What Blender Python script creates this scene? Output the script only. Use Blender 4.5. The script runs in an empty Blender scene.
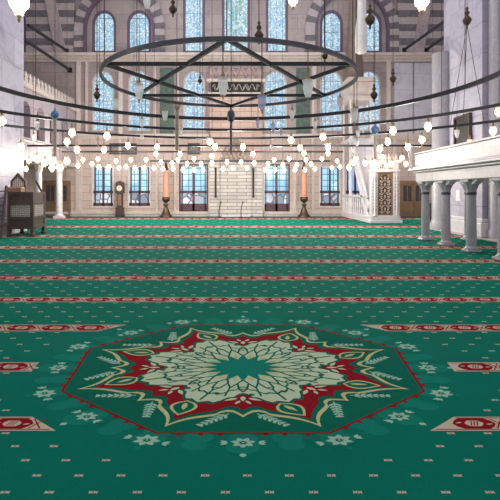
import bpy, math, random
from mathutils import Vector, Matrix
from mathutils.geometry import tessellate_polygon
random.seed(7)
PI = math.pi
# ------------------------------------------------------------------ frame
F, HE, VX, VY = 440.0, 1.7, 237.0, 192.0      # focal length (px), eye height (m), vanishing point of the nave
YW = 30.5                                      # distance of the qibla wall
def wx(x, Y=YW): return (x - VX) * Y / F
def wz(y, Y=YW): return HE + (VY - y) * Y / F
def dfl(y): return F * HE / (y - VY)

COL = bpy.context.scene.collection

# ------------------------------------------------------------------ materials
def lin(h):
    h = h.lstrip('#'); out = []
    for i in (0, 2, 4):
        c = int(h[i:i+2], 16) / 255
        out.append(c / 12.92 if c <= .04045 else ((c + .055) / 1.055) ** 2.4)
    return (*out, 1)
class NT:
    def __init__(s, name):
        s.m = bpy.data.materials.new(name); s.m.use_nodes = True
        s.t = s.m.node_tree; s.n = s.t.nodes; s.l = s.t.links
        s.b = s.n['Principled BSDF']; s.out = s.n['Material Output']
    def add(s, typ, **kw):
        nd = s.n.new(typ)
        for k, v in kw.items(): setattr(nd, k, v)
        return nd
    def link(s, a, b): s.l.new(a, b)
    def ramp(s, src, stops, interp='LINEAR'):
        r = s.add('ShaderNodeValToRGB'); r.color_ramp.interpolation = interp
        e = r.color_ramp.elements
        while len(e) < len(stops): e.new(.5)
        for el, (p, c) in zip(e, stops): el.position = p; el.color = lin(c) if isinstance(c, str) else c
        s.link(src, r.inputs[0]); return r
    def mix(s, fac, a, b, blend='MIX'):
        m = s.add('ShaderNodeMix', data_type='RGBA', blend_type=blend)
        for sock, v in ((m.inputs[0], fac), (m.inputs[6], a), (m.inputs[7], b)):
            if hasattr(v, 'is_linked') or isinstance(v, bpy.types.NodeSocket): s.link(v, sock)
            else: sock.default_value = v
        return m.outputs[2]
    def pos(s, axis='xyz', scale=1.0):
        g = s.add('ShaderNodeNewGeometry'); sx = s.add('ShaderNodeSeparateXYZ'); cx = s.add('ShaderNodeCombineXYZ')
        s.link(g.outputs['Position'], sx.inputs[0])
        for i, a in enumerate(axis):
            if a in 'xyz': s.link(sx.outputs['xyz'.index(a)], cx.inputs[i])
        if scale != 1.0:
            v = s.add('ShaderNodeVectorMath', operation='SCALE'); v.inputs[3].default_value = scale
            s.link(cx.outputs[0], v.inputs[0]); return v.outputs[0]
        return cx.outputs[0]

def plain(name, c, rough=.6, metal=0, noise=.12, nscale=6, emit=None, estr=0):
    t = NT(name)
    nz = t.add('ShaderNodeTexNoise'); nz.inputs['Scale'].default_value = nscale; nz.inputs['Detail'].default_value = 3
    t.link(t.pos(), nz.inputs['Vector'])
    a = Vector(lin(c)[:3])
    r = t.ramp(nz.outputs[0], [(.3, (*(a * (1 - noise)), 1)), (.7, (*[min(1, q) for q in a * (1 + noise)], 1))])
    t.link(r.outputs[0], t.b.inputs['Base Color'])
    t.b.inputs['Roughness'].default_value = rough; t.b.inputs['Metallic'].default_value = metal
    if emit:
        t.b.inputs['Emission Color'].default_value = lin(emit); t.b.inputs['Emission Strength'].default_value = estr
        t.m.cycles.emission_sampling = 'NONE'
    return t.m

def marble(name, c1, c2, vein, axis='xz', bw=1.5, bh=.75, mortar='#8d8288', mort=.012, rough=.35, var=.5, vs=1.0, vein_amt=.6):
    """blocks of veined marble; axis = the two world axes the courses run along"""
    t = NT(name)
    br = t.add('ShaderNodeTexBrick'); br.offset = .5
    br.inputs['Scale'].default_value = 1; br.inputs['Mortar Size'].default_value = mort
    br.inputs['Brick Width'].default_value = bw; br.inputs['Row Height'].default_value = bh
    br.inputs['Color1'].default_value = lin(c1); br.inputs['Color2'].default_value = lin(c2)
    br.inputs['Mortar'].default_value = lin(mortar); br.inputs['Bias'].default_value = -.1
    t.link(t.pos(axis), br.inputs['Vector'])
    nz = t.add('ShaderNodeTexNoise'); nz.inputs['Scale'].default_value = vs; nz.inputs['Detail'].default_value = 8
    nz.inputs['Distortion'].default_value = 1.6; nz.inputs['Roughness'].default_value = .62
    t.link(t.pos(), nz.inputs['Vector'])
    r = t.ramp(nz.outputs[0], [(.34, (1, 1, 1, 1)), (.47, (.25, .25, .25, 1)), (.52, (.12, .12, .12, 1)), (.60, (.5, .5, .5, 1)), (.72, (.15, .15, .15, 1))])
    mul = t.add('ShaderNodeMath', operation='MULTIPLY'); mul.inputs[1].default_value = vein_amt
    t.link(r.outputs[0], mul.inputs[0])
    c = t.mix(mul.outputs[0], br.outputs['Color'], lin(vein))
    t.link(c, t.b.inputs['Base Color']); t.b.inputs['Roughness'].default_value = rough
    return t.m

def stained(name, cols, scale, strength, lines='#31506a', sq=None):
    t = NT(name)
    v1 = t.add('ShaderNodeTexVoronoi', feature='F1'); v2 = t.add('ShaderNodeTexVoronoi', feature='DISTANCE_TO_EDGE')
    p = t.pos('xzy')
    for v in (v1, v2):
        v.inputs['Scale'].default_value = scale; t.link(p, v.inputs['Vector'])
    sep = t.add('ShaderNodeSeparateColor'); t.link(v1.outputs['Color'], sep.inputs[0])
    n = len(cols)
    r = t.ramp(sep.outputs[0], [(i / n, c) for i, c in enumerate(cols)], 'CONSTANT')
    e = t.ramp(v2.outputs['Distance'], [(0.02, (0, 0, 0, 1)), (.09, (1, 1, 1, 1))])
    col = t.mix(e.outputs[0], lin(lines), r.outputs[0])
    if sq:
        br = t.add('ShaderNodeTexBrick'); br.offset = 0
        br.inputs['Scale'].default_value = 1; br.inputs['Brick Width'].default_value = sq; br.inputs['Row Height'].default_value = sq
        br.inputs['Mortar Size'].default_value = .025; br.inputs['Color1'].default_value = (1, 1, 1, 1); br.inputs['Color2'].default_value = (1, 1, 1, 1)
        br.inputs['Mortar'].default_value = (.12, .2, .3, 1)
        t.link(p, br.inputs['Vector'])
        col = t.mix(1.0, col, br.outputs['Color'], 'MULTIPLY')
    t.link(col, t.b.inputs['Emission Color']); t.b.inputs['Emission Strength'].default_value = strength
    t.b.inputs['Base Color'].default_value = (.05, .07, .09, 1); t.b.inputs['Roughness'].default_value = .2
    t.m.cycles.emission_sampling = 'NONE'
    return t.m

def lattice_mat(name, dark, light, axis, scale):
    """pierced star work: pale shell cells set in dark wood"""
    t = NT(name)
    v2 = t.add('ShaderNodeTexVoronoi', feature='DISTANCE_TO_EDGE'); v2.inputs['Scale'].default_value = scale
    v2.inputs['Randomness'].default_value = .35
    t.link(t.pos(axis), v2.inputs['Vector'])
    e = t.ramp(v2.outputs['Distance'], [(.08, dark), (.16, light)])
    t.link(e.outputs[0], t.b.inputs['Base Color']); t.b.inputs['Roughness'].default_value = .5
    return t.m

def carpet_mat(name, c, rough=.95, nscale=60, amt=.1):
    t = NT(name)
    nz = t.add('ShaderNodeTexNoise'); nz.inputs['Scale'].default_value = nscale; nz.inputs['Detail'].default_value = 4
    n2 = t.add('ShaderNodeTexNoise'); n2.inputs['Scale'].default_value = 1.3; n2.inputs['Detail'].default_value = 4
    t.link(t.pos(), nz.inputs['Vector']); t.link(t.pos(), n2.inputs['Vector'])
    ad = t.add('ShaderNodeMath', operation='ADD'); t.link(nz.outputs[0], ad.inputs[0]); t.link(n2.outputs[0], ad.inputs[1])
    hf = t.add('ShaderNodeMath', operation='MULTIPLY'); hf.inputs[1].default_value = .5; t.link(ad.outputs[0], hf.inputs[0])
    a = Vector(lin(c)[:3])
    r = t.ramp(hf.outputs[0], [(.35, (*(a * (1 - amt)), 1)), (.65, (*[min(1, q) for q in a * (1 + amt)], 1))])
    t.link(r.outputs[0], t.b.inputs['Base Color']); t.b.inputs['Roughness'].default_value = rough
    t.b.inputs['Specular IOR Level'].default_value = .05
    return t.m

M = {}
M['wall'] = marble('pale mauve marble blocks', '#b0a29f', '#9f9190', '#7f7276', 'xz', 2.1, 1.0, '#8f8088', .02, .4, vein_amt=.45)
M['wall_low'] = marble('marble blocks with lamplight warmth', '#d3bfb5', '#c5afa7', '#a3908f', 'xz', 1.7, .55, '#a2928f', .02, .35, vein_amt=.3)  # warm cream of the lamplight put into the lower wall's colour
M['wall_yz'] = marble('grey marble blocks on side', '#b3a6ab', '#a2969f', '#837785', 'yz', 1.8, .9, '#857a84', .02, .4, vein_amt=.45)
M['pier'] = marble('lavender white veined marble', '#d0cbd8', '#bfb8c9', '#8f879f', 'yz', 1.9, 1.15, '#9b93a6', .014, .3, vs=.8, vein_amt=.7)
M['pier_x_shaded'] = marble('lavender veined marble in shade', '#b9b2c3', '#a9a2b6', '#837b93', 'xz', 1.9, 1.15, '#8b8398', .014, .3, vs=.8, vein_amt=.6)  # darker copy of the pier marble, shade of the front faces in its colour
M['bay_panel'] = marble('pale blue grey bay marble', '#d3d0da', '#c8c5d1', '#9c98a8', 'xz', 1.4, 1.1, '#a9a5b3', .012, .3, vs=.9, vein_amt=.5)
M['mihrab'] = marble('striped peach mihrab marble', '#d0b5a8', '#c0a598', '#a98e86', 'xz', 1.1, .36, '#9d8a84', .022, .35, vein_amt=.35)
M['mihrab_low'] = marble('striped grey mihrab marble', '#d8d2cb', '#bab2ad', '#a39a99', 'xz', 1.3, .24, '#90888a', .03, .35, vein_amt=.4)
M['white_marble'] = marble('white marble', '#e3dfe2', '#dcd7da', '#a9a2ac', 'xz', 4, 4, '#cfcacf', .004, .3, vs=1.6, vein_amt=.4)
M['balcony'] = marble('white balcony marble', '#e6e0e2', '#dfd8db', '#b2a8ae', 'yz', 2.6, 6, '#c4bcc2', .01, .3, vs=1.2, vein_amt=.4)
M['grey_marble'] = marble('grey column marble', '#a9a6ad', '#a19ea6', '#c9c6cc', 'xz', 9, 9, '#a9a6ad', .001, .25, vs=2.5, vein_amt=.55)
M['cream_trim'] = plain('cream stone trim', '#d3c4bd', .45, 0, .1, 3)
M['mauve_trim'] = plain('mauve stone trim', '#a5959c', .5, 0, .1, 3)
M['dark_stone'] = plain('dark grey voussoir', '#6d676d', .6, 0, .25, 5)
M['light_stone'] = plain('pale voussoir', '#b5a8a8', .6, 0, .12, 5)
M['purple_frame'] = plain('dark plum window frame', '#66546a', .5, 0, .12, 4)
M['green_stone'] = plain('dark green marble', '#56685f', .3, 0, .3, 5)
M['iron'] = plain('blackened iron', '#35353b', .45, .5, .2, 9)
M['iron_light'] = plain('worn grey iron', '#52525b', .4, .6, .2, 9)
M['bronze'] = plain('aged bronze', '#5a4a3c', .4, .7, .25, 14)
M['brass'] = plain('brass', '#a08a63', .35, .8, .15, 10)
M['wood'] = plain('brown oak', '#8a6c55', .5, 0, .2, 5)
M['wood_dark'] = plain('dark walnut', '#4d3b38', .5, 0, .3, 10)
M['wood_sash'] = plain('plum brown sash', '#5b3f48', .5, 0, .2, 6)
M['dark_glass'] = plain('dim cabinet glass', '#4a474c', .15, 0, .3, 5)
M['black'] = plain('black', '#1c1a1d', .5, 0, .2, 9)
M['cord'] = plain('chain', '#4c464b', .5, .4, .1, 9)
M['pale_rod'] = plain('pale beige rod', '#b7a596', .5, .1, .1, 9)
M['candle'] = plain('peach wax', '#d8a088', .45, 0, .06, 3)
M['cloth'] = plain('white cloth', '#e9e6e4', .9, 0, .08, 6)
M['spire'] = plain('brown lead spire', '#7c6a60', .55, .1, .18, 2)
M['blue_glaze'] = plain('blue glaze', '#5a7fae', .25, 0, .2, 12)
M['pink_egg'] = plain('pinkish shell', '#d3ab9e', .4, 0, .1, 12)
M['gold_ink'] = plain('pale gold lettering', '#b9b2a2', .5, 0, .1, 9)
M['dial'] = plain('ivory dial', '#e6ddcd', .5, 0, .05, 9)
M['floor'] = plain('stone floor', '#b8aeab', .5, 0, .12, 2)
M['stained'] = stained('pale blue stained glass', ['#bfdcec', '#a6cbe2', '#dbeaf0', '#92bad9', '#b3d6e4', '#cbe1ea', '#a1c8d6', '#cfdfdf'], 7.0, 1.08, '#6a8fae')
M['stained_green'] = stained('blue and green stained glass', ['#bfdfee', '#a1c9e4', '#dcecee', '#93c2a4', '#82b695', '#cfe4ea', '#a5d0de', '#c4bcc0'], 7.0, 1.05, '#6a8fa8')
M['lattice_glass'] = stained('pale cyan lattice glass', ['#b9e2ee', '#a3d6ea', '#c8eaf2', '#8fc7e2'], .9, 1.15, '#9fcfe4', .42)
M['blue_glass'] = stained('clear blue window light', ['#8fb6e6', '#a9c8ee', '#7ba6dd', '#b9d5f1'], 1.1, 1.0, '#84aee0')
M['haze_glass'] = stained('white lower pane', ['#dfe6ee', '#b7bfc9', '#f2f4f6', '#8d97a6'], 1.7, 1.0, '#5d5560')
M['kursu_x'] = lattice_mat('shell lattice front', '#3a2e2c', '#c9beb4', 'xz', 13)
M['kursu_y'] = lattice_mat('shell lattice side', '#4a3c3a', '#bdb2ac', 'yz', 13)
M['gate_carving'] = lattice_mat('carved gilt floral work', '#4e3f3b', '#bda893', 'xz', 8.5)
M['carving'] = plain('cream carving', '#c9b5a2', .5, 0, .15, 9)
M['pillar_inlay'] = lattice_mat('inlaid pillar work', '#8d8388', '#d3c9c5', 'xz', 6.0)

def glass_lamp(name, tint, alpha):
    t = NT(name)
    tr = t.add('ShaderNodeBsdfTransparent'); mx = t.add('ShaderNodeMixShader'); mx.inputs[0].default_value = alpha
    t.b.inputs['Base Color'].default_value = lin(tint); t.b.inputs['Roughness'].default_value = .12
    t.b.inputs['Emission Color'].default_value = lin(tint); t.b.inputs['Emission Strength'].default_value = .12  # faint glow painted into all lamp glass, the unlit cups too
    t.m.cycles.emission_sampling = 'NONE'
    t.link(tr.outputs[0], mx.inputs[1]); t.link(t.b.outputs[0], mx.inputs[2]); t.link(mx.outputs[0], t.out.inputs['Surface'])
    return t.m
M['glass'] = glass_lamp('milky lamp glass', '#ffffff', .5)
M['glass_blue'] = glass_lamp('bluish lamp glass', '#a9b6de', .5)
M['glass_pink'] = glass_lamp('pinkish lamp glass', '#d9bcc0', .5)
M['glass_lit'] = glass_lamp('lit lamp glass', '#fff1dc', .35)
M['bulb'] = plain('glowing bulb', '#ffffff', .5, 0, 0, 1, '#fff3e2', 9)

M['c_green'] = carpet_mat('green pile', '#006c5a')
M['c_deep'] = carpet_mat('deep green pile', '#00624f')
M['c_light'] = carpet_mat('sea green pile', '#0c7865')
M['c_teal'] = carpet_mat('teal pile', '#0a7a69')
M['c_red'] = carpet_mat('crimson pile', '#850f1c', amt=.06)
M['c_cream'] = carpet_mat('cream pile', '#b6c8a6', amt=.05)
M['c_yellow'] = carpet_mat('straw pile', '#b9bb83', amt=.05)
M['c_pale'] = carpet_mat('pale mint pile', '#93bda5', amt=.05)
M['c_beige'] = carpet_mat('beige pile', '#c0b29c', amt=.06)

# ------------------------------------------------------------------ mesh builder
class MB:
    def __init__(s): s.v = []; s.f = []; s.mi = []; s.sm = []
    def face(s, pts, mi=0, smooth=False):
        n = len(s.v); s.v += [tuple(p) for p in pts]; s.f.append(tuple(range(n, n + len(pts)))); s.mi.append(mi); s.sm.append(smooth)
    def mesh(s, verts, faces, mi=0, smooth=False):
        n = len(s.v); s.v += [tuple(p) for p in verts]
        for f in faces: s.f.append(tuple(i + n for i in f)); s.mi.append(mi); s.sm.append(smooth)
        return s
    def box(s, x0, x1, y0, y1, z0, z1, mi=0, bev=0):
        if bev:
            b = min(bev, (x1-x0)/3, (y1-y0)/3, (z1-z0)/3)
            ring = lambda z, i: [(x0+i, y0+b-0*i, z), ]
            vs = []
            for z, i in ((z0, b), (z0+b, 0), (z1-b, 0), (z1, b)):
                vs += [(x0+i, y0+i, z), (x1-i, y0+i, z), (x1-i, y1-i, z), (x0+i, y1-i, z)]
            fs = [(3, 2, 1, 0), (12, 13, 14, 15)]
            for k in range(3):
                for j in range(4): fs.append((k*4+j, k*4+(j+1) % 4, k*4+4+(j+1) % 4, k*4+4+j))
            return s.mesh(vs, fs, mi)
        vs = [(x0,y0,z0),(x1,y0,z0),(x1,y1,z0),(x0,y1,z0),(x0,y0,z1),(x1,y0,z1),(x1,y1,z1),(x0,y1,z1)]
        return s.mesh(vs, [(3,2,1,0),(4,5,6,7),(0,1,5,4),(1,2,6,5),(2,3,7,6),(3,0,4,7)], mi)
    def bar(s, a, b, w, h=None, mi=0, up=(0,0,1)):
        a, b = Vector(a), Vector(b); d = (b - a).normalized(); h = h or w
        u = Vector(up)
        if abs(d.dot(u)) > .98: u = Vector((0, 1, 0))
        r = d.cross(u).normalized() * w / 2; q = r.cross(d).normalized() * h / 2
        vs = [a-r-q, a+r-q, a+r+q, a-r+q, b-r-q, b+r-q, b+r+q, b-r+q]
        return s.mesh(vs, [(3,2,1,0),(4,5,6,7),(0,1,5,4),(1,2,6,5),(2,3,7,6),(3,0,4,7)], mi)
    def tube(s, pts, r, n=8, mi=0, cap=True):
        pts = [Vector(p) for p in pts]; rs = r if isinstance(r, (list, tuple)) else [r] * len(pts)
        vs = []; N = len(pts)
        for i, p in enumerate(pts):
            d = (pts[min(i+1, N-1)] - pts[max(i-1, 0)]).normalized()
            u = Vector((0, 0, 1)) if abs(d.z) < .9 else Vector((0, 1, 0))
            a = d.cross(u).normalized(); b = a.cross(d).normalized()
            for k in range(n): vs.append(p + (a * math.cos(2*PI*k/n) + b * math.sin(2*PI*k/n)) * rs[i])
        fs = [(i*n+k, i*n+(k+1) % n, (i+1)*n+(k+1) % n, (i+1)*n+k) for i in range(N-1) for k in range(n)]
        s.mesh(vs, fs, mi, True)
        if cap: s.mesh(vs[:n][::-1], [tuple(range(n))], mi); s.mesh(vs[-n:], [tuple(range(n))], mi)
        return s
    def lathe(s, prof, c=(0,0,0), n=16, mi=0, smooth=True, phase=0):
        vs = []
        for r, z in prof:
            for k in range(n):
                a = 2*PI*k/n + phase; vs.append((c[0]+r*math.cos(a), c[1]+r*math.sin(a), c[2]+z))
        N = len(prof)
        fs = [(i*n+k, i*n+(k+1) % n, (i+1)*n+(k+1) % n, (i+1)*n+k) for i in range(N-1) for k in range(n)]
        s.mesh(vs, fs, mi, smooth)
        if prof[0][0] > 1e-4: s.mesh(vs[:n][::-1], [tuple(range(n))], mi)
        if prof[-1][0] > 1e-4: s.mesh(vs[-n:], [tuple(range(n))], mi)
        return s
    def plate(s, outer, holes, fn, depth, mi=0):
        """flat plate with holes; fn(u, v, t) -> world, t in 0..1 across the depth"""
        polys = [[Vector((u, v, 0)) for u, v in p] for p in [outer] + holes]
        flat = [p for q in polys for p in q]
        tri = tessellate_polygon(polys)
        nv = len(flat)
        vs = [fn(p.x, p.y, 0) for p in flat] + [fn(p.x, p.y, 1) for p in flat]
        fs = [tuple(t) for t in tri] + [tuple(i + nv for i in t[::-1]) for t in tri]
        k = 0
        for q in polys:
            m = len(q)
            for i in range(m): fs.append((k+i, k+(i+1) % m, nv+k+(i+1) % m, nv+k+i))
            k += m
        return s.mesh(vs, fs, mi)
    def build(s, name, mats, parent=None, loc=(0,0,0), kind=None, fix=True):
        me = bpy.data.meshes.new(name); me.from_pydata(s.v, [], s.f)
        if not isinstance(mats, (list, tuple)): mats = [mats]
        for m in mats: me.materials.append(m)
        me.polygons.foreach_set('material_index', s.mi); me.polygons.foreach_set('use_smooth', s.sm); me.update()
        if fix:
            import bmesh
            b = bmesh.new(); b.from_mesh(me); bmesh.ops.recalc_face_normals(b, faces=b.faces); b.to_mesh(me); b.free()
        o = bpy.data.objects.new(name, me); COL.objects.link(o); o.location = loc
        if parent is not None: o.parent = parent
        if kind: o['kind'] = kind
        return o
def thing(name, label, cat, loc=(0,0,0), group=None, rz=0):
    o = bpy.data.objects.new(name, None); COL.objects.link(o); o.location = loc; o.rotation_euler = (0, 0, rz)
    o.empty_display_size = .2
    o['label'] = label; o['category'] = cat
    if group: o['group'] = group
    return o
def tag(o, label, cat, group=None):
    o['label'] = label; o['category'] = cat
    if group: o['group'] = group
    return o

# ------------------------------------------------------------------ camera, world
cam = bpy.data.cameras.new('camera'); camo = bpy.data.objects.new('camera', cam); COL.objects.link(camo)
cam.sensor_width = 36; cam.lens = F / 500 * 36
cam.shift_x = (250 - VX) / 500; cam.shift_y = -(250 - VY) / 500
camo.location = (0, 0, HE); camo.rotation_euler = (PI / 2, 0, 0); cam.clip_end = 200; cam.clip_start = .05
bpy.context.scene.camera = camo
sc = bpy.context.scene
sc.view_settings.view_transform = 'Standard'; sc.view_settings.look = 'None'
sc.view_settings.exposure = 0; sc.view_settings.gamma = 1
sc.cycles.sample_clamp_indirect = 3; sc.cycles.max_bounces = 6; sc.cycles.diffuse_bounces = 3
sc.cycles.transparent_max_bounces = 16
w = bpy.data.worlds.new('World'); sc.world = w; w.use_nodes = True
w.node_tree.nodes['Background'].inputs[0].default_value = lin('#e6e2e8'); w.node_tree.nodes['Background'].inputs[1].default_value = .74

def lamp(kind, loc, energy, color, size=1.0, rot=(0,0,0), sy=None):
    d = bpy.data.lights.new(kind.lower() + '_light', kind); d.energy = energy; d.color = color
    if kind == 'AREA':
        d.size = size
        if sy: d.shape = 'RECTANGLE'; d.size_y = sy
    elif kind == 'POINT': d.shadow_soft_size = size
    o = bpy.data.objects.new(d.name, d); COL.objects.link(o); o.location = loc; o.rotation_euler = rot
    return o
WARM = (1, .91, .81)
for x, y, e in ((-6, 24.5, 480), (-2, 24.5, 500), (2.2, 24.5, 500), (5.0, 22, 300), (-9.8, 25.5, 300), (10.5, 25.5, 330), (-7, 16, 130), (6.2, 18.5, 200), (0, 19, 250), (5.0, 13, 80)):
    lamp('POINT', (x, y, 3.5), e, WARM, .35)
lamp('AREA', (0, 21, 16), 1000, (.93, .93, 1), 16, (0, 0, 0), 16)  # unseen overhead fill, added to brighten the far floor

# ------------------------------------------------------------------ floor and carpet
MB().box(-16.5, 16.5, -4, 31.2, -.2, 0).build('floor', M['floor'], kind='structure')

W0, RS = 3.205, .668                     # middle and in-radius of the woven medallion, in weave units
def weave(u, wv, z):                      # the drawing of the carpet, stretched towards the qibla wall
    q = 794.0 / wv; x = 243 + u * q; y = 120 + q
    Y = F * (HE - .022) / (y - VY)
    return ((x - VX) * Y / F, Y, z)
cp = MB()
CM = ['c_green', 'c_deep', 'c_light', 'c_teal', 'c_red', 'c_cream', 'c_yellow', 'c_pale', 'c_beige']
CI = {n: i for i, n in enumerate(CM)}
Z0 = .02
_tick = [0]
def LZ(l):
    _tick[0] = (_tick[0] + 1) % 9
    return Z0 + .0006 * l + .00005 * _tick[0]
cp.box(-9.0, 8.7, -3.5, 20.6, 0.001, Z0, 0); cp.box(-9.0, 8.7, 20.6, YW - .15, 0.001, Z0, 0); cp.box(-15.9, -9.0, 19.0, YW - .15, 0.001, Z0, 0); cp.box(8.7, 15.9, 20.6, YW - .15, 0.001, Z0, 0)
def uvpoly(pts, layer, mat):
    z = LZ(layer); cp.face([weave(u, wv, z) for u, wv in pts], CI[mat])
def inwall(u, wv):
    p = weave(u, wv, 0); return abs(p[0]) < (8.9 if p[1] < 20 else 13.5)
def strip(pts, wd, layer, mat, closed=False):
    n = len(pts)
    for i in range(n if closed else n - 1):
        a, b = Vector(pts[i]), Vector(pts[(i+1) % n]); d = (b - a)
        if d.length < 1e-6: continue
        d.normalize(); q = Vector((-d.y, d.x)) * wd / 2; e = d * wd * .25
        uvpoly([a - q - e, b - q + e, b + q + e, a + q - e], layer, mat)
def blob(cu, cw, r, layer, mat, n=10, sq=1.0):
    uvpoly([(cu + r * math.cos(2*PI*k/n), cw + sq * r * math.sin(2*PI*k/n)) for k in range(n)], layer, mat)
def leaf(cu, cw, L, Wd, ang, layer, mat, n=7):
    c, s_ = math.cos(ang), math.sin(ang); up = []; dn = []
    for i in range(n + 1):
        t = i / n; h = Wd * math.sin(PI * t ** .8) / 2; x = L * t
        up.append((cu + x * c - h * s_, cw + x * s_ + h * c)); dn.append((cu + x * c + h * s_, cw + x * s_ - h * c))
    uvpoly(up + dn[-2:0:-1], layer, mat)
def pol(r, deg): a = math.radians(deg); return (r * math.cos(a), W0 + r * math.sin(a))

def uext(wv):                             # how far the weave runs to the left and right at a given row
    x0, Y, _ = weave(0, wv, 0); k = weave(1, wv, 0)[0] - x0
    return ((-13.4 if Y > 19.1 else -8.8) - x0) / k, ((13.4 if Y > 20.65 else 8.6) - x0) / k
# prayer-row stripes with cartouches
PITCH, WS0, HB = .6025, 2.617, .060
RC = .885                                 # the stripes stop round the medallion
def cutu(wv):
    d = wv - W0; return min(.842, math.sqrt(max(0, RC * RC - d * d))) if abs(d) < RC else 0
rows = [WS0 + PITCH * k for k in range(-2, 10)]
for ws in rows:
    uL, uR = uext(ws - .065)
    gap = abs(ws - W0) < .8
    def segs():
        if not gap: return [(uL, uR, None)]
        return [(uL, 0, -1), (0, uR, 1)]
    for a, b, sd in segs():
        def ends(wv):
            if sd is None: return a, b
            c = cutu(wv)
            return (a, -c) if sd < 0 else (c, b)
        def band(w0, w1, layer, mat, inset=0):
            l0, r0 = ends(w0); l1, r1 = ends(w1)
            uvpoly([(l0 + inset, w0), (r0 - inset, w0), (r1 - inset, w1), (l1 + inset, w1)], layer, mat)
        band(ws - HB, ws + HB, 1, 'c_beige')
        band(ws - HB + .008, ws - HB + .014, 2, 'c_red', .01); band(ws + HB - .014, ws + HB - .008, 2, 'c_red', .01)
        per = .166; h = HB - .016
        l, r = ends(ws)
        c0 = l + .10 if sd == 1 else (r - .10 if sd == -1 else .02)
        ks = range(0, 400) if sd == 1 else (range(0, -400, -1) if sd == -1 else range(-200, 200))
        for k in ks:
            cu = c0 + k * per
            if cu - .085 < l - .02 or cu + .085 > r + .02:
                if sd is None: continue
                break
            uvpoly([(cu-.071, ws), (cu-.06, ws-h*.6), (cu-.042, ws-h), (cu+.042, ws-h), (cu+.06, ws-h*.6), (cu+.071, ws), (cu+.06, ws+h*.6), (cu+.042, ws+h), (cu-.042, ws+h), (cu-.06, ws+h*.6)], 3, 'c_red')
            uvpoly([(cu-.03, ws-.006), (cu-.018, ws-h*.55), (cu+.018, ws-h*.55), (cu+.03, ws-.006), (cu+.03, ws+.006), (cu+.018, ws+h*.55), (cu-.018, ws+h*.55), (cu-.03, ws+.006)], 4, 'c_beige')
            for q in (-.014, -.004, .006): strip([(cu + q, ws - h*.42), (cu + q + .010, ws + h*.42)], .004, 5, 'c_red')
            for s_ in (-1, 1):
                leaf(cu + s_*.038, ws - h*.2*s_, .024, .010, .25 if s_ > 0 else PI + .25, 4, 'c_beige', 4)
                strip([(cu + .083 - .018*s_, ws - h*.9), (cu + .083 + .018*s_, ws + h*.9)], .005, 3, 'c_red')
# paired buds between the stripes
for ws in rows:
    for j in range(5):
        wv = ws + .12 + .1005 * j
        if wv > 8.15: continue
        uL, uR = uext(wv); umax = max(-uL, uR); st = .1185
        n = int(umax / st) + 1
        off = (j % 2) * .5 + (.0 if int(round((ws - WS0) / PITCH)) % 2 == 0 else .5)
        for k in range(-n, n + 1):
            u = (k + off) * st + .012
            if u * u + (wv - W0) ** 2 < .93 ** 2 or not uL < u < uR: continue
            for s_ in (-1, 1):
                c = u + s_ * .0066
                uvpoly([(c-.0058, wv-.009), (c, wv-.004), (c+.0058, wv-.009), (c+.0048, wv), (c+.0058, wv+.009), (c, wv+.004), (c-.0058, wv+.009), (c-.0048, wv)], 1, 'c_beige')
# halo of cloud scrolls
for k in range(32):
    a = 11.25 * k
    for r, rr in ((.715, .05), (.775, .042 if k % 2 else .055)):
        p = pol(r if True else r, a); blob(p[0], p[1], rr, 1, 'c_light', 12)
for k in range(16):
    p = pol(.845 if k % 2 else .835, 22.5 * k); leaf(p[0] - .012 * math.cos(math.radians(22.5*k)), p[1] - .012 * math.sin(math.radians(22.5*k)), .028, .022, math.radians(22.5 * k), 2, 'c_pale' if k % 2 == 0 else 'c_light')
# octagon
RV = RS / math.cos(PI / 8)
octo = [pol(RV, 22.5 + 45 * k) for k in range(8)]
uvpoly(octo, 2, 'c_deep'); strip(octo, .010, 3, 'c_red', True)
for k in range(8):                          # little red hooks along the octagon
    a, b = Vector(octo[k]), Vector(octo[(k+1) % 8])
    for t in (.12, .25, .36, .64, .75, .88):
        p = a.lerp(b, t); o = (p - Vector((0, W0))).normalized()
        leaf(p.x, p.y, .026, .018, math.atan2(o.y, o.x) + (.6 if t < .5 else -.6), 3, 'c_red', 4)
def contour(half, s=1.0):
    pts = []
    for k in range(8):
        base = 45 * k
        for a, r in half: pts.append((r * s, base + a))
        for a, r in half[-2:0:-1]: pts.append((r * s, base + 45 - a))
    return pts
star = [(0, .535), (1.6, .512), (4, .49), (6.5, .487), (9, .503), (10.5, .53), (13, .545), (16.5, .568), (19, .592), (21, .625), (22.5, .668)]
def filled(half, s, layer, mat):
    uvpoly([pol(r, a) for r, a in contour(half, s)], layer, mat)
filled(star, 1.0, 4, 'c_yellow'); filled(star, .962, 5, 'c_deep')
redc = [(0, .47), (2, .45), (5, .435), (8, .445), (10.5, .475), (13, .495), (17, .52), (20, .555), (22.5, .60)]
filled(redc, 1.0, 6, 'c_red')
ins = [(0, .30), (3, .31), (6, .345), (9, .35), (12, .385), (15, .41), (18, .40), (22.5, .425)]
filled(ins, 1.045, 7, 'c_deep'); filled(ins, 1.0, 8, 'c_cream')
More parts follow.
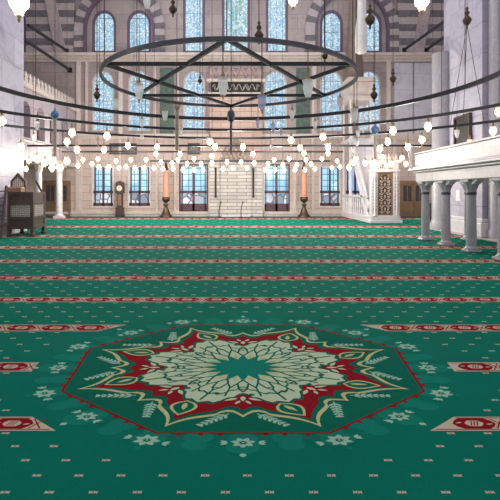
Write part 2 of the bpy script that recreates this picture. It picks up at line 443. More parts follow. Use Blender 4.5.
for k in range(8):
    a0 = 45 * k
    # leaf in every point of the star
    a = math.radians(a0 + 22.5)
    p = pol(.425, a0 + 22.5 - 5); leaf(p[0], p[1], .145, .098, a + .22, 8, 'c_yellow'); 
    p = pol(.434, a0 + 22.5 - 4.6); leaf(p[0], p[1], .123, .074, a + .22, 9, 'c_deep')
    p = pol(.45, a0 + 22.5 - 4); leaf(p[0], p[1], .07, .02, a + .3, 10, 'c_yellow')
    # scrolls on the red petals
    for s_ in (-1, 1):
        p = pol(.355, a0 + s_ * 3.2); leaf(p[0], p[1], .055, .018, math.radians(a0 + s_ * 62), 8, 'c_cream')
        p = pol(.38, a0 + s_ * 1.5); leaf(p[0], p[1], .04, .014, math.radians(a0 + s_ * 28), 8, 'c_cream')
    p = pol(.335, a0); leaf(p[0], p[1], .05, .02, math.radians(a0), 8, 'c_cream')
    # feathered sprigs between star and octagon
    for s_ in (-1, 1):
        c0 = Vector(pol(.505, a0 + s_ * 5.5)); c1 = Vector(pol(.625, a0 + s_ * 13.5))
        d = (c1 - c0); ang = math.atan2(d.y, d.x)
        strip([c0, c1], .006, 4, 'c_pale')
        for i in range(6):
            q = c0.lerp(c1, .1 + .16 * i)
            for t in (-1, 1): leaf(q.x, q.y, .036 - .003 * i, .014, ang + t * .75, 4, 'c_pale', 4)
filled(ins, .80, 9, 'c_deep'); filled(ins, .77, 10, 'c_cream')
for k in range(16):
    a0 = 22.5 * k; e = k % 2 == 0
    def ln(pts, w_=.008): strip([pol(q, a0 + a) for q, a in pts], w_, 11, 'c_deep')
    for s_ in (-1, 1):
        ln([(.155, 0), (.20, s_ * 6.0), (.262, s_ * 3.2)]); ln([(.20, s_ * 6), (.25, s_ * 11.25)])
    ln([(.262, -3.2), (.262, 3.2)]); ln([(.262, -3.2), (.29, 0), (.262, 3.2)])
    ln([(.285, 0), (.40 if not e else .29, 0)]); ln([(.25, 11.25), (.34, 11.25)], .007)
    uvpoly([pol(.112, a0 + 11.25), pol(.15, a0 + 6.6), pol(.172, a0 + 11.25), pol(.15, a0 + 15.9)], 12, 'c_yellow')
    uvpoly([pol(.325, a0 + 3), pol(.335, a0 + 6), pol(.32, a0 + 8), pol(.31, a0 + 5)], 12, 'c_deep')
uvpoly([pol(.175 if k % 2 == 0 else .105, 11.25 * k) for k in range(32)], 13, 'c_teal')
# sixteen blossoms round the octagon
for k in range(16):
    big = k % 2 == 1
    R_ = .785 if big else .745; a = 22.5 * k; c = Vector(pol(R_, a)); ar = math.radians(a)
    s_ = 1.15 if big else 1.0
    for j in range(7):
        t = ar + 2 * PI * j / 7
        leaf(c.x + .010 * math.cos(t), c.y + .010 * math.sin(t), .030 * s_, .020 * s_, t, 4, 'c_pale', 5)
    blob(c.x, c.y, .010, 5, 'c_deep', 8); blob(c.x, c.y, .005, 6, 'c_pale', 6)
    tx = Vector((-math.sin(ar), math.cos(ar)))
    for t in (-1, 1):
        q = c + tx * .048 * t * s_
        leaf(q.x, q.y, .028, .014, ar + t * .9, 4, 'c_pale', 5); leaf(q.x, q.y, .028, .014, ar + PI - t * .9, 4, 'c_pale', 5); leaf(q.x, q.y, .026, .012, math.atan2(tx.y * t, tx.x * t), 4, 'c_pale', 5)
carpet = cp.build('carpet', [M[n] for n in CM], fix=False)
tag(carpet, 'wall to wall green carpet with red striped prayer rows and octagonal medallion', 'carpet')

# ------------------------------------------------------------------ qibla wall with its openings
def arch_pts(x0, x1, zb, zt, n=12, rise=.5):
    """opening with an arched head: points in (X, Z)"""
    c = (x0 + x1) / 2; r = (x1 - x0) / 2; zs = zt - r * 1.12
    pts = [(x0, zb), (x1, zb)]
    for i in range(n + 1):
        a = PI * i / n; pts.append((c + r * math.cos(a), zs + r * 1.12 * math.sin(a)))
    return pts
def rect_pts(x0, x1, zb, zt): return [(x0, zb), (x1, zb), (x1, zt), (x0, zt)]
TOP = 17.0
upper = [(92, 116, 10), (127, 151, 10), (183, 205, -28), (222, 250, -30), (266, 288, -28), (320, 343, 10), (358, 382, 10)]
middle = [(92, 114, 70), (128, 150, 70), (183, 205, 70), (264, 287, 70), (320, 343, 70), (358, 381, 70)]
lower = [(92, 114, 166, 207), (128, 151, 166, 207), (179, 208, 164, 212), (263, 290, 164, 212), (319, 341, 166, 207), (345, 366, 166, 207)]
fy = lambda u, v, t: (u, YW + .5 * t, v)
up_holes = [arch_pts(wx(a), wx(b), wz(53), wz(t)) for a, b, t in upper] + [arch_pts(wx(12), wx(26), wz(54), wz(14))]
mid_holes = [arch_pts(wx(a), wx(b), wz(131), wz(t)) for a, b, t in middle]
low_holes = [rect_pts(wx(a), wx(b), wz(d), wz(c)) for a, b, c, d in lower]
ZM = wz(139)
# lower courses / upper courses of the wall
m = MB(); m.plate(rect_pts(-16, 16, 0, ZM), low_holes, fy, 1); m.build('wall_qibla_lower', M['wall_low'], kind='structure')
m = MB(); m.plate(rect_pts(-16, 16, ZM, TOP), up_holes + mid_holes, fy, 1); m.build('wall_qibla_upper', M['wall'], kind='structure')
nwin = 0
def window(outline, mat, frame_mat, fw, yoff, extra=None):
    """frame root with a pane child"""
    global nwin; nwin += 1
    c = (sum(p[0] for p in outline) / len(outline), sum(p[1] for p in outline) / len(outline))
    xs = [p[0] for p in outline]; zs = [p[1] for p in outline]
    hw, hh = (max(xs) - min(xs)) / 2, (max(zs) - min(zs)) / 2; cx, cz = (max(xs) + min(xs)) / 2, (max(zs) + min(zs)) / 2
    inner = [(cx + (x - cx) * (1 - fw / hw), cz + (z - cz) * (1 - fw / hh)) for x, z in outline]
    f = MB(); f.plate(outline, [inner], lambda u, v, t: (u, YW + yoff + .22 * t, v), 1)
    fr = f.build('window_%d' % nwin, frame_mat, kind='structure')
    p = MB(); p.plate(inner, [], lambda u, v, t: (u, YW + yoff + .12 + .03 * t, v), 1)
    p.build('pane', mat, fr)
    return fr, (cx, cz, hw, hh)
for i, h in enumerate(up_holes):
    fr, g = window(h, M['stained_green'] if i == 3 else M['stained'], M['purple_frame'], .17, .04)
    b = MB(); cx, cz, hw, hh = g
    b.box(cx - .02, cx + .02, YW + .16, YW + .2, cz - hh + .1, cz + hh - .1)
    for q in (-.5, 0, .5): b.box(cx - hw + .1, cx + hw - .1, YW + .16, YW + .2, cz + q * hh * 1.3 - .018, cz + q * hh * 1.3 + .018)
    b.build('glazing_bar', M['purple_frame'], fr)
for i, h in enumerate(mid_holes):
    fr, g = window(h, M['stained'], M['cream_trim'], .09, .10)
    b = MB(); cx, cz, hw, hh = g
    b.box(cx - .02, cx + .02, YW + .16, YW + .2, cz - hh + .1, cz + hh - .1)
    for q in (-.5, 0, .5): b.box(cx - hw + .1, cx + hw - .1, YW + .16, YW + .2, cz + q * hh * 1.3 - .018, cz + q * hh * 1.3 + .018)
    b.build('glazing_bar', M['mauve_trim'], fr)
for i, h in enumerate(low_holes):
    dark = i in (2, 3)
    fr, g = window(h, M['blue_glass'] if i == 5 else M['lattice_glass'], M['wood_sash'] if dark else M['white_marble'], .11 if dark else .14, .06)
    cx, cz, hw, hh = g
    s_ = MB(); y0 = YW + .02
    zt, zb = cz + hh - .06, cz - hh + .08; zm = wz(192)
    wj = .06 if not dark else .08
    s_.box(cx - wj, cx + wj, y0, y0 + .14, zb, zt)
    s_.box(cx - hw + .08, cx + hw - .08, y0, y0 + .14, zm - .09, zm + .09)
    s_.box(cx - hw + .08, cx + hw - .08, y0, y0 + .14, zb, zb + (.5 if dark else .2))
    for e in (-1, 1): s_.box(cx + e * (hw - .2) - .035, cx + e * (hw - .2) + .035, y0, y0 + .14, zb, zt)
    s_.build('sash', M['wood_sash'], fr)
    l = MB()
    for e in (-1, 1):
        a0, a1 = sorted((cx + e * wj, cx + e * (hw - .26)))
        l.box(a0, a1, YW + .1, YW + .15, zb + (.5 if dark else .2), zm - .11)
    l.build('lower_pane', M['haze_glass'], fr)

# cornices, string courses, pilaster strips
def hbar(name, x0, x1, y0, y1, proj, mat, steps=1):
    b = MB(); zt, zb = wz(y0), wz(y1)
    for k in range(steps):
        b.box(wx(x0), wx(x1), YW - proj * (1 - k / steps), YW + .02, zt - (zt - zb) * (k + 1) / steps, zt - (zt - zb) * k / steps)
    return b.build(name, mat, kind='structure')
hbar('trim_1', 14, 462, 54, 62, .38, M['cream_trim'], 3)
hbar('trim_2', 76, 214, 134, 139, .16, M['cream_trim'], 2)
hbar('trim_3', 260, 462, 134, 139, .16, M['cream_trim'], 2)
hbar('baseboard_qibla', 44, 209, 211.5, 216.5, .14, M['cream_trim'], 2)
hbar('baseboard_qibla_right', 264, 345, 211.5, 216.5, .14, M['cream_trim'], 2)
nt = 4
def vstrip(x0, x1, y0, y1, proj, mat):
    global nt
    MB().box(wx(x0), wx(x1), YW - proj, YW + .02, wz(y1), wz(y0)).build('trim_%d' % nt, mat, kind='structure'); nt += 1
for a, b in ((77, 81), (86, 88), (119, 123), (154, 156), (177, 179), (312, 316), (348, 352), (386, 390)):
    vstrip(a, b, 62, 134, .14, M['cream_trim'])
for a, b in ((76, 82), (119, 121.5), (156, 158), (174, 176), (209, 212), (262, 264.5), (293, 296), (312, 314), (392, 396)):
    vstrip(a, b, 139, 212, .10, M['cream_trim'])
for a, b in ((160, 174), (296, 310)):
    vstrip(a, b, 68, 136, .06, M['green_stone'])
for a, b in ((110, 137), (188, 200)):       # dark plaques over the lower windows
    nm = 'left bay' if a < 150 else 'window left of the mihrab'
    p = thing('wall_plaque', ('wide dark brown inscription plaque above the clock' if a < 150 else 'small dark framed plaque over the window left of the mihrab'), 'plaque', (wx((a+b)/2), YW - .02, wz(149)))
    W_, H_ = (wx(b) - wx(a)) / 2, (wz(143) - wz(154)) / 2
    q = MB(); q.plate(rect_pts(-W_, W_, -H_, H_), [rect_pts(-W_+.08, W_-.08, -H_+.08, H_-.08)], lambda u, v, t: (u, -.10 + .1 * t, v), 1); q.build('frame', M['wood_dark'], p)
    q = MB(); q.box(-W_+.07, W_-.07, -.05, 0, -H_+.07, H_-.07); q.build('board', M['dark_stone'], p)
    q = MB()
    random.seed(a)
    for i in range(int(W_ * 12)):
        x = -W_ + .2 + (2 * W_ - .4) * i / (W_ * 12)
        q.bar((x, -.055, random.uniform(-.15, .05)), (x + random.uniform(-.05, .1), -.055, random.uniform(0, .2)), .02, .01, up=(0, 1, 0))
    q.bar((-W_ + .16, -.055, -.03), (W_ - .16, -.055, -.03), .02, .01, up=(0, 1, 0))
    q.build('lettering', M['gold_ink'], p)

# striped arches over the outer window pairs
def arch_band(x0, x1, ysp, r_out_px, name_i, y_bottom):
    cx = wx((x0 + x1) / 2); ri = (wx(x1) - wx(x0)) / 2; ro = ri + r_out_px * YW / F; zs = wz(ysp); k = 1.08
    b = MB(); n = 22; yf = YW - .22
    def q(r, a): return (cx + r * math.cos(a), zs + r * k * math.sin(a))
    for i in range(n):
        a0, a1 = PI * i / n, PI * (i + 1) / n
        pts = [q(ri, a0), q(ro, a0), q(ro, a1), q(ri, a1)]
        b.mesh([(x, yf, z) for x, z in pts] + [(x, YW + .02, z) for x, z in pts], [(0,1,2,3),(4,7,6,5),(0,4,5,1),(1,5,6,2),(2,6,7,3),(3,7,4,0)], i % 2)
    nb = 4; zb = wz(y_bottom)
    for s_ in (-1, 1):
        for j in range(nb):
            a0, a1 = sorted((cx + s_ * ri, cx + s_ * ro))
            b.box(a0, a1, yf, YW + .02, zb + (zs - zb) * j / nb, zb + (zs - zb) * (j + 1) / nb, j % 2)
    b.build('trim_arch_%s' % name_i, [M['dark_stone'], M['light_stone']], kind='structure')
    r = MB()
    for i in range(24):
        a0, a1 = PI * i / 24, PI * (i + 1) / 24
        for r0, r1, yy in ((ri - .14, ri + .02, yf - .06),):
            pts = [q(r0, a0), q(r1, a0), q(r1, a1), q(r0, a1)]
            r.mesh([(x, yy, z) for x, z in pts] + [(x, YW + .02, z) for x, z in pts], [(0,1,2,3),(4,7,6,5),(0,4,5,1),(1,5,6,2),(2,6,7,3),(3,7,4,0)])
    for s_ in (-1, 1): r.box(*sorted((cx + s_ * (ri - .14), cx + s_ * (ri + .02))), yf - .06, YW + .02, zb, zs)
    r.build('trim_arch_moulding_%s' % name_i, M['purple_frame'], kind='structure')
arch_band(85, 155, 30, 10, 'left', 54)
arch_band(315, 388, 30, 10, 'right', 54)

# striped masonry of the corner bays, with painted bands
def striped_bay(side, x0, x1, ytop, ybot):
    b = MB(); zt, zb = wz(ytop), wz(ybot); n = 13
    for i in range(n):
        z0, z1 = zb + (zt - zb) * i / n, zb + (zt - zb) * (i + 1) / n
        pr = .16 if i % 2 else .15
        b.box(wx(x0), wx(x1), YW - pr, YW + .01, z0, z1, i % 2)
    b.build('trim_striped_masonry_%s' % side, [M['light_stone'], M['dark_stone']], kind='structure')
striped_bay('left', 27, 75, -38, 53)
striped_bay('right', 397, 462, -38, 53)
def painted_band(xa, xb, side, wd=11):
    a = Vector((wx(xa), 0, wz(54))); b = Vector((wx(xb), 0, wz(-30))); h = wd * YW / F / 2
    p = MB(); yf = YW - .26
    def quad(h0, t0, t1, y0):
        A = a.lerp(b, t0); B = a.lerp(b, t1)
        vs = [(A.x-h0, y0, A.z), (A.x+h0, y0, A.z), (B.x+h0, y0, B.z), (B.x-h0, y0, B.z)]
        p.mesh(vs + [(x, YW, z) for x, _, z in vs], [(0,1,2,3),(4,7,6,5),(0,4,5,1),(1,5,6,2),(2,6,7,3),(3,7,4,0)], 0)
    quad(h, 0, 1, yf)
    for t in (.18, .50, .8):
        c = a.lerp(b, t)
        if t != .50:
            p.mesh([(c.x-h*.5, yf-.01, c.z-.7), (c.x+h*.5, yf-.01, c.z-.7), (c.x+h*.5, yf-.01, c.z+.7), (c.x-h*.5, yf-.01, c.z+.7)], [(0,1,2,3)], 1)
        else: pass
    c = a.lerp(b, .32)
    for r, yy, mi in ((h*.72, .012, 1), (h*.52, .018, 0), (h*.3, .024, 1)):
        p.mesh([(c.x + r*math.cos(2*PI*k/18), yf-yy, c.z + r*1.35*math.sin(2*PI*k/18)) for k in range(18)], [tuple(range(18))], mi)
    for e in (-1, 1): p.bar((a.x + e*h*.86, yf-.01, a.z), (b.x + e*h*.86, yf-.01, b.z), .05, .02, 1, up=(0,1,0))
    p.build('trim_painted_band_%s' % side, [M['light_stone'], M['mauve_trim']], kind='structure', fix=False)
painted_band(62, 45, 'left'); painted_band(417, 430, 'right')

for i, (a, c) in enumerate(((394, 412), (414, 431))):
    MB().box(wx(a), wx(c), YW - .1, YW + .02, wz(136), wz(63), 0, .03).build('trim_marble_panel_%s' % ('inner', 'outer')[i], M['bay_panel'], kind='structure')
# side walls of the bays
MB().box(-16.5, -16, 15, YW + .5, 0, TOP).build('wall_left', M['wall_yz'], kind='structure')
MB().box(16, 16.5, 15, YW + .5, 0, TOP).build('wall_right', M['wall_yz'], kind='structure')

# great piers
PX, PY0, PY1 = 9.14, 16.4, 18.85
for s_, nm in ((-1, 'left'), (1, 'right')):
    b = MB()
    x0, x1 = sorted((s_ * PX, s_ * 12.6))
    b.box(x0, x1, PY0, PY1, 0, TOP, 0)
    o = b.build('wall_pier_%s' % nm, [M['pier'], M['pier_x_shaded']], kind='structure')
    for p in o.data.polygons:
        if abs(p.normal.y) > .9: p.material_index = 1  # front and back faces take the copy with painted-in shade
    b = MB()
    x0, x1 = sorted((s_ * (PX - .10), s_ * 12.7))
    b.box(x0, x1, PY0 - .1, PY1 + .1, .0, .55, 0, .03); b.box(x0 + .05, x1 - .05, PY0 - .06, PY1 + .06, .55, .7, 0, .03)
    b.build('baseboard_pier_%s' % nm, M['white_marble'], kind='structure')
def engaged(nm, X, Y, r, z0, z1, mat):
    b = MB(); b.lathe([(r*1.2, z0), (r*1.2, z0+.25), (r*1.08, z0+.35), (r, z0+.5), (r*.96, z1)], (X, Y, 0), 28)
    b.build('wall_engaged_column_%s' % nm, mat, kind='structure')
engaged('front', 9.75, PY0 - .12, .42, 0, TOP, M['grey_marble'])
engaged('rear', 9.3, 20.0, .42, 0, wz(54, 20), M['grey_marble'])
MB().box(9.45, 12.4, PY1, 20.1, 0, TOP).build('wall_pier_rear_right', M['pier'], kind='structure')
engaged('left_front', -9.75, PY0 - .12, .42, 0, TOP, M['grey_marble'])

# ------------------------------------------------------------------ gallery of the left bay
GX = -11.15
def gz(y, Y): return wz(y, Y)
b = MB()
def fg(u, v, t): return (GX - .35 * t, u, v)
holes = []
for k in range(5):
    c = 21.5 + 1.75 * k
    holes.append(arch_pts(c - .5, c + .5, 4.6, 6.5, 10))
b.plate(rect_pts(19.6, YW - .02, 3.55, 7.2), [], fg, 1)
g = thing('gallery_loggia', 'marble upper gallery with crested parapet between left pier and qibla wall', 'gallery', (GX, 25, 3.5))
b = MB()
b.plate(rect_pts(19.6 - 25, YW - .05 - 25, 0, 3.75), [[(x - 25, z - 3.5) for x, z in h] for h in holes], lambda u, v, t: (-.35 * t, u, v), 1)
b.build('arcade_wall', M['wall_yz'], g)
b = MB(); b.box(-.75, -.55, 19.6 - 25, YW - .05 - 25, 0.1, 3.6); b.build('back_panel', M['mauve_trim'], g)
b = MB(); b.box(-.4, .14, 19.6 - 25, YW - .05 - 25, 3.75, 3.98, 0, .03); b.box(-.38, .06, 19.6 - 25, YW - .05 - 25, -.12, .16, 0, .03); b.box(-.36, .08, 19.6 - 25, YW - .05 - 25, .85, .97, 0, .03); b.build('cornice', M['cream_trim'], g)
b = MB()
for k in range(22):
    y = 19.9 - 25 + .48 * k
    pts = [(-.2, 0), (.2, 0), (.2, .18), (.11, .27), (.16, .36), (0, .6), (-.16, .36), (-.11, .27), (-.2, .18)]
    b.plate([(y + p, 3.98 + q) for p, q in pts], [], lambda u, v, t: (.02 - .14 * t, u, v), 1)
b.build('crest', M['cream_trim'], g)
b = MB(); b.box(-3.2, -.3, 19.6 - 25, YW - .05 - 25, -.1, .08); b.build('floor_slab', M['cream_trim'], g)
for k, y in enumerate((27.6, 24.7)):
    lab = ('white round column carrying the gallery in front of the wooden door' if k == 0 else 'white round gallery column just behind the carved pulpit chair')
    c = thing('gallery_column', lab, 'column', (GX + .0, y, .03))
    b = MB(); b.lathe([(.19, .3), (.2, .5), (.18, 2.8)], n=20); b.build('shaft', M['white_marble'], c)
    b = MB(); b.box(-.28, .28, -.28, .28, 0, .18, 0, .02); b.lathe([(.26, .18), (.27, .24), (.2, .3)], n=20); b.build('base', M['white_marble'], c)
    b = MB(); b.lathe([(.18, 2.8), (.22, 2.86), (.2, 2.9), (.3, 3.2)], n=8, smooth=False, phase=PI/8); b.box(-.32, .32, -.32, .32, 3.2, 3.335, 0, .02); b.build('capital', M['cream_trim'], c)

# wooden doors in the far corners
def wood_door(i, x0, x1, y0):
    xa, xb = wx(x0), wx(x1); W_ = (xb - xa); zt = wz(y0)
    cx = (xa + xb) / 2
    r = MB(); r.plate(rect_pts(-W_/2, W_/2, 0, zt), [rect_pts(-W_/2 + .12, W_/2 - .12, 0.02, zt - .15)], lambda u, v, t: (u, -.16 + .16 * t, v), 1)
    d = r.build('door_%d' % i, M['wood'], kind='structure', loc=(cx, YW - .01, .02))
    n = 2; lw = (W_ - .24) / n
    for k in range(n):
        a = -W_/2 + .12 + lw * k
        b = MB(); h = [rect_pts(a + .13, a + lw/2 - .03, zt*.42, zt - .35), rect_pts(a + lw/2 + .03, a + lw - .13, zt*.42, zt - .35)]
        b.plate(rect_pts(a + .01, a + lw - .01, .03, zt - .16), h, lambda u, v, t: (u, -.11 + .08 * t, v), 1)
        lf = b.build('door_leaf', M['wood'], d)
        b = MB()
        b.box(a + .12, a + lw - .12, -.07, -.05, zt*.41, zt - .34); b.build('glass_panel', M['dark_glass'], lf)
        b = MB(); b.box(a + .16, a + lw - .16, -.125, -.11, .3, zt*.36, 0, .01); b.build('lower_panel', M['wood'], lf)
        b = MB(); hx = a + lw - .07 if k == 0 else a + .07
        b.tube([(hx, -.16, zt*.36), (hx, -.16, zt*.44)], .018); b.tube([(hx, -.11, zt*.4), (hx, -.16, zt*.4)], .012); b.build('handle', M['brass'], lf)
wood_door(1, 43, 71, 181); wood_door(2, 399, 427, 181)

# ------------------------------------------------------------------ mihrab
mx = wx(236)
mh = thing('mihrab', 'tall marble prayer niche at the middle of the far wall with black inscription panel', 'prayer niche', (mx, YW - .02, .03))
hw_ = (wx(262) - wx(210)) / 2
zt = wz(97)
b = MB(); nh = (wx(252) - wx(219)) / 2
niche = [(-nh, .25), (nh, .25), (nh, 3.9), (nh*.72, 4.7), (0, 5.35), (-nh*.72, 4.7), (-nh, 3.9)]
b.plate(rect_pts(-hw_, hw_, 3.45, zt), [], lambda u, v, t: (u, -.3 + .3 * t, v), 1)
b = MB()
b.plate([(-hw_, 3.5), (-nh, 3.5), (-nh, 3.9), (-nh*.72, 4.7), (0, 5.35), (nh*.72, 4.7), (nh, 3.9), (nh, 3.5), (hw_, 3.5), (hw_, zt), (-hw_, zt)], [], lambda u, v, t: (u, -.42 + .42 * t, v), 1)
b.build('upper_facing', M['mihrab'], mh)
for s_ in (-1, 1):
    b = MB(); b.box(*sorted((s_ * nh, s_ * hw_)), -.42, 0, .0, 3.5); b.build('jamb', M['mihrab_low'], mh)
b = MB(); segs_ = 7                        # faceted recess
for i in range(segs_):
    a0, a1 = PI * i / segs_, PI * (i + 1) / segs_
    p0 = (-nh * math.cos(a0), -.42 + .34 * math.sin(a0)); p1 = (-nh * math.cos(a1), -.42 + .34 * math.sin(a1))
    b.face([(p0[0], p0[1], 0), (p1[0], p1[1], 0), (p1[0], p1[1], 5.4), (p0[0], p0[1], 5.4)])
b.build('niche', M['mihrab_low'], mh, fix=False)
b = MB()
for lv in range(5):                        # stalactite tiers in the head of the niche
    n = 7 - lv; z = 3.75 + .3 * lv; ww = nh * (1 - lv * .17)
    for k in range(n):
        x = -ww + 2 * ww * (k + .5) / n
        b.lathe([(.01, z), (ww/n*.55, z + .12), (ww/n, z + .3)], (x, -.28 + .02*lv, 0), 6, smooth=False)
b.build('stalactite', M['mihrab'], mh)
b = MB(); b.box(-hw_ - .12, hw_ + .12, -.5, 0, zt, zt + .2, 0, .03); b.box(-hw_ - .2, hw_ + .2, -.56, 0, wz(84), wz(81), 0, .03); b.build('cornice', M['cream_trim'], mh)
b = MB(); b.box(-hw_ + .1, hw_ - .1, -.40, 0, zt + .2, wz(84)); ins_ = b.build('inscription_panel', M['black'], mh); ins_['label'] = 'black panel with pale flowing script'
b = MB(); random.seed(3)
zc = (zt + .2 + wz(84)) / 2
for i in range(26):
    x = -hw_ + .28 + (2 * hw_ - .6) * i / 25
    pts = [(x + .05 * math.sin(j * 1.3 + i) + .045 * j - .1, -.405, zc + .22 * math.sin(j * .9 + i * 1.7)) for j in range(6)]
    b.tube(pts, .018, 5)
b.build('script', M['gold_ink'], ins_)
b = MB()
for k in range(5):                         # hanging triangular crown
    x = -hw_ + .1 + (2 * hw_ - .2) * (k + .5) / 5; h = (2 * hw_ - .2) / 10
    b.plate([(x - h, wz(68)), (x + h, wz(68)), (x, wz(79))], [[(x - h*.55, wz(69.5)), (x + h*.55, wz(69.5)), (x, wz(75))]], lambda u, v, t: (u, -.3 + .28 * t, v), 1)
b.box(-hw_ - .1, hw_ + .1, -.34, 0, wz(68), wz(66), 0, .02)
b.build('crown', M['mauve_trim'], mh)
b = MB(); b.box(-hw_, hw_, -.16, 0, wz(81), wz(68)); b.build('crown_panel', M['mihrab'], mh)
for x in (216, 253):
    b = MB(); X = wx(x) - mx
    b.lathe([(.07, 1.3), (.09, 1.36), (.06, 1.45), (.06, 3.15), (.09, 3.25), (.04, 3.35)], (X, -.5, 0), 10); b.build('corner_rod', M['black'], mh)
b = MB(); b.box(-.95, .95, -1.1, -.4, 0, .1, 0, .02); b.build('threshold_slab', M['white_marble'], mh)

# microphone stands
for x, lab in ((219, 'black curved microphone stand at the left of the mihrab threshold'), (241, 'short black microphone stand at the right of the mihrab threshold')):
    Y = YW - 1.7; t = thing('microphone_stand', lab, 'microphone stand', (wx(x, Y), Y, .03))
    b = MB(); b.lathe([(.16, 0), (.16, .03), (.03, .06)], n=16); b.build('base', M['black'], t)
    b = MB(); b.tube([(0, 0, .04), (.0, 0, .5), (.04, 0, .75), (.10, 0, .92)], .03, 8); b.build('pole', M['black'], t)
    b = MB(); b.tube([(.10, 0, .92), (.12, 0, .98), (.13, 0, 1.06)], [.03, .05, .03], 8); b.build('microphone', M['black'], t)

# great candles on bronze stands
def candle(x, lab):
    Y = YW - 1.0
    t = thing('great_candle', lab, 'candle', (wx(x, Y), Y, .03))
    b = MB(); b.lathe([(.42, 0), (.42, .08), (.30, .16), (.22, .4), (.13, .62), (.10, .74), (.2, .82), (.1, .9), (.12, 1.0)], n=20); b.build('foot', M['bronze'], t)
    b = MB(); b.lathe([(.12, 1.0), (.22, 1.06), (.26, 1.15), (.26, 1.32), (.22, 1.34)], n=20); b.build('socket', M['bronze'], t)
    b = MB(); b.lathe([(.2, 1.3), (.21, 1.34), (.2, 3.0), (.17, 3.1), (.02, 3.14)], n=20); c = b.build('wax', M['candle'], t)
    b = MB(); b.lathe([(.15, 3.12), (.16, 3.2), (.1, 3.4), (.02, 3.75), (.0, 3.9)], n=12); b.build('snuffer', M['bronze'], t)
candle(166, 'tall peach candle on bronze stand left of the mihrab')
candle(304, 'tall peach candle on bronze stand right of the mihrab')

# longcase clock
Y = YW - .45; t = thing('longcase_clock', 'dark wooden longcase clock between the two left windows', 'clock', (wx(120, Y), Y, .03))
b = MB(); b.box(-.30, .30, -.2, .2, 0, .12, 0, .02); b.box(-.26, .26, -.18, .18, .12, .62, 0, .02); b.build('plinth', M['wood_dark'], t)
b = MB(); b.box(-.19, .19, -.14, .14, .62, 1.6, 0, .02); tr_ = b.build('trunk', M['wood_dark'], t)
b = MB(); b.box(-.12, .12, -.16, -.14, .75, 1.5, 0, .008); b.build('trunk_door', M['wood'], tr_)
b = MB(); b.box(-.27, .27, -.19, .19, 1.6, 2.2, 0, .02)
b.plate([(-.3, 2.2), (.3, 2.2), (.22, 2.32), (0, 2.44), (-.22, 2.32)], [], lambda u, v, t_: (u, -.2 + .4 * t_, v), 1); hd = b.build('hood', M['wood_dark'], t)
b = MB(); b.mesh([(.19 * math.cos(2*PI*k/24), -.2 - .015 * e, 1.92 + .19 * math.sin(2*PI*k/24)) for e in (0, 1) for k in range(24)], [tuple(range(24, 48))] + [(k, (k+1) % 24, 24 + (k+1) % 24, 24 + k) for k in range(24)]); dl = b.build('dial', M['dial'], hd)
b = MB(); b.bar((0, -.22, 1.92), (.05, -.22, 2.03), .02, .006, up=(0,1,0)); b.bar((0, -.22, 1.92), (-.1, -.22, 1.98), .015, .006, up=(0,1,0)); b.build('hands', M['black'], hd)

# ------------------------------------------------------------------ minbar
MX0, MY0 = 7.13, 23.35
mb = thing('minbar', 'tall white marble pulpit with carved gate, steep stair and conical spire', 'pulpit', (MX0, MY0, .03))
Wm = 1.5; GZ = 3.4; LEN = 6.6
b = MB(); b.box(-.1, Wm + .1, -.15, .9, 0, .18, 0, .03); b.box(-.03, Wm + .03, -.05, .85, .18, .42, 0, .03); b.build('plinth', M['white_marble'], mb)
for x in (.17, Wm - .17):
    b = MB(); b.box(x - .17, x + .17, 0, .34, .42, 2.72, 0, .02); pl = b.build('gate_post', M['white_marble'], mb)
    b = MB(); b.box(x - .11, x + .11, -.02, 0, .6, 2.55, 0, .006); b.build('inlay', M['pillar_inlay'], pl)
    b = MB(); b.lathe([(.08, .42), (.05, .52), (.045, 2.5), (.085, 2.7)], (x, -.07, 0), 12); b.build('colonnette', M['white_marble'], pl)
b = MB(); b.box(-.02, Wm + .02, -.06, .38, 2.72, 2.86, 0, .02); b.box(.06, Wm - .06, 0, .34, 2.86, 3.2, 0, .01); b.box(-.06, Wm + .06, -.12, .42, 3.2, 3.36, 0, .03); lt = b.build('lintel', M['white_marble'], mb)
b = MB()
for k in range(7):
    x = .1 + (Wm - .2) * (k + .5) / 7; h = (Wm - .2) / 14
    b.plate([(x - h, 3.36), (x + h, 3.36), (x + h * .8, 3.5), (x, 3.72), (x - h * .8, 3.5)], [], lambda u, v, t_: (u, -.02 + .1 * t_, v), 1)
b.build('crest', M['cream_trim'], lt)
b = MB(); b.box(.3, Wm - .3, -.05, .35, 3.36, 3.38); b.box(.34, Wm - .34, -.01, .28, 2.9, 3.14); b.build('lintel_panel', M['gate_carving'], lt)
b = MB()
b.plate([(.34, .42), (Wm - .34, .42), (Wm - .34, 2.35), (Wm/2 + .25, 2.62), (Wm/2, 2.72), (Wm/2 - .25, 2.62), (.34, 2.35)], [], lambda u, v, t_: (u, .1 + .06 * t_, v), 1); gd = b.build('gate_leaf', M['wood_dark'], mb); gd['label'] = 'carved brown and cream floral gate'
b = MB()
def gleaf(cx, cz, L_, W_, ang):
    c_, s__ = math.cos(ang), math.sin(ang); up_, dn_ = [], []
    for q in range(7):
        t = q / 6; h = W_ * math.sin(PI * t ** .8) / 2
        up_.append((cx + L_*t*c_ - h*s__, .085, cz + L_*t*s__ + h*c_)); dn_.append((cx + L_*t*c_ + h*s__, .085, cz + L_*t*s__ - h*c_))
    b.face(up_ + dn_[-2:0:-1])
cxm = Wm / 2
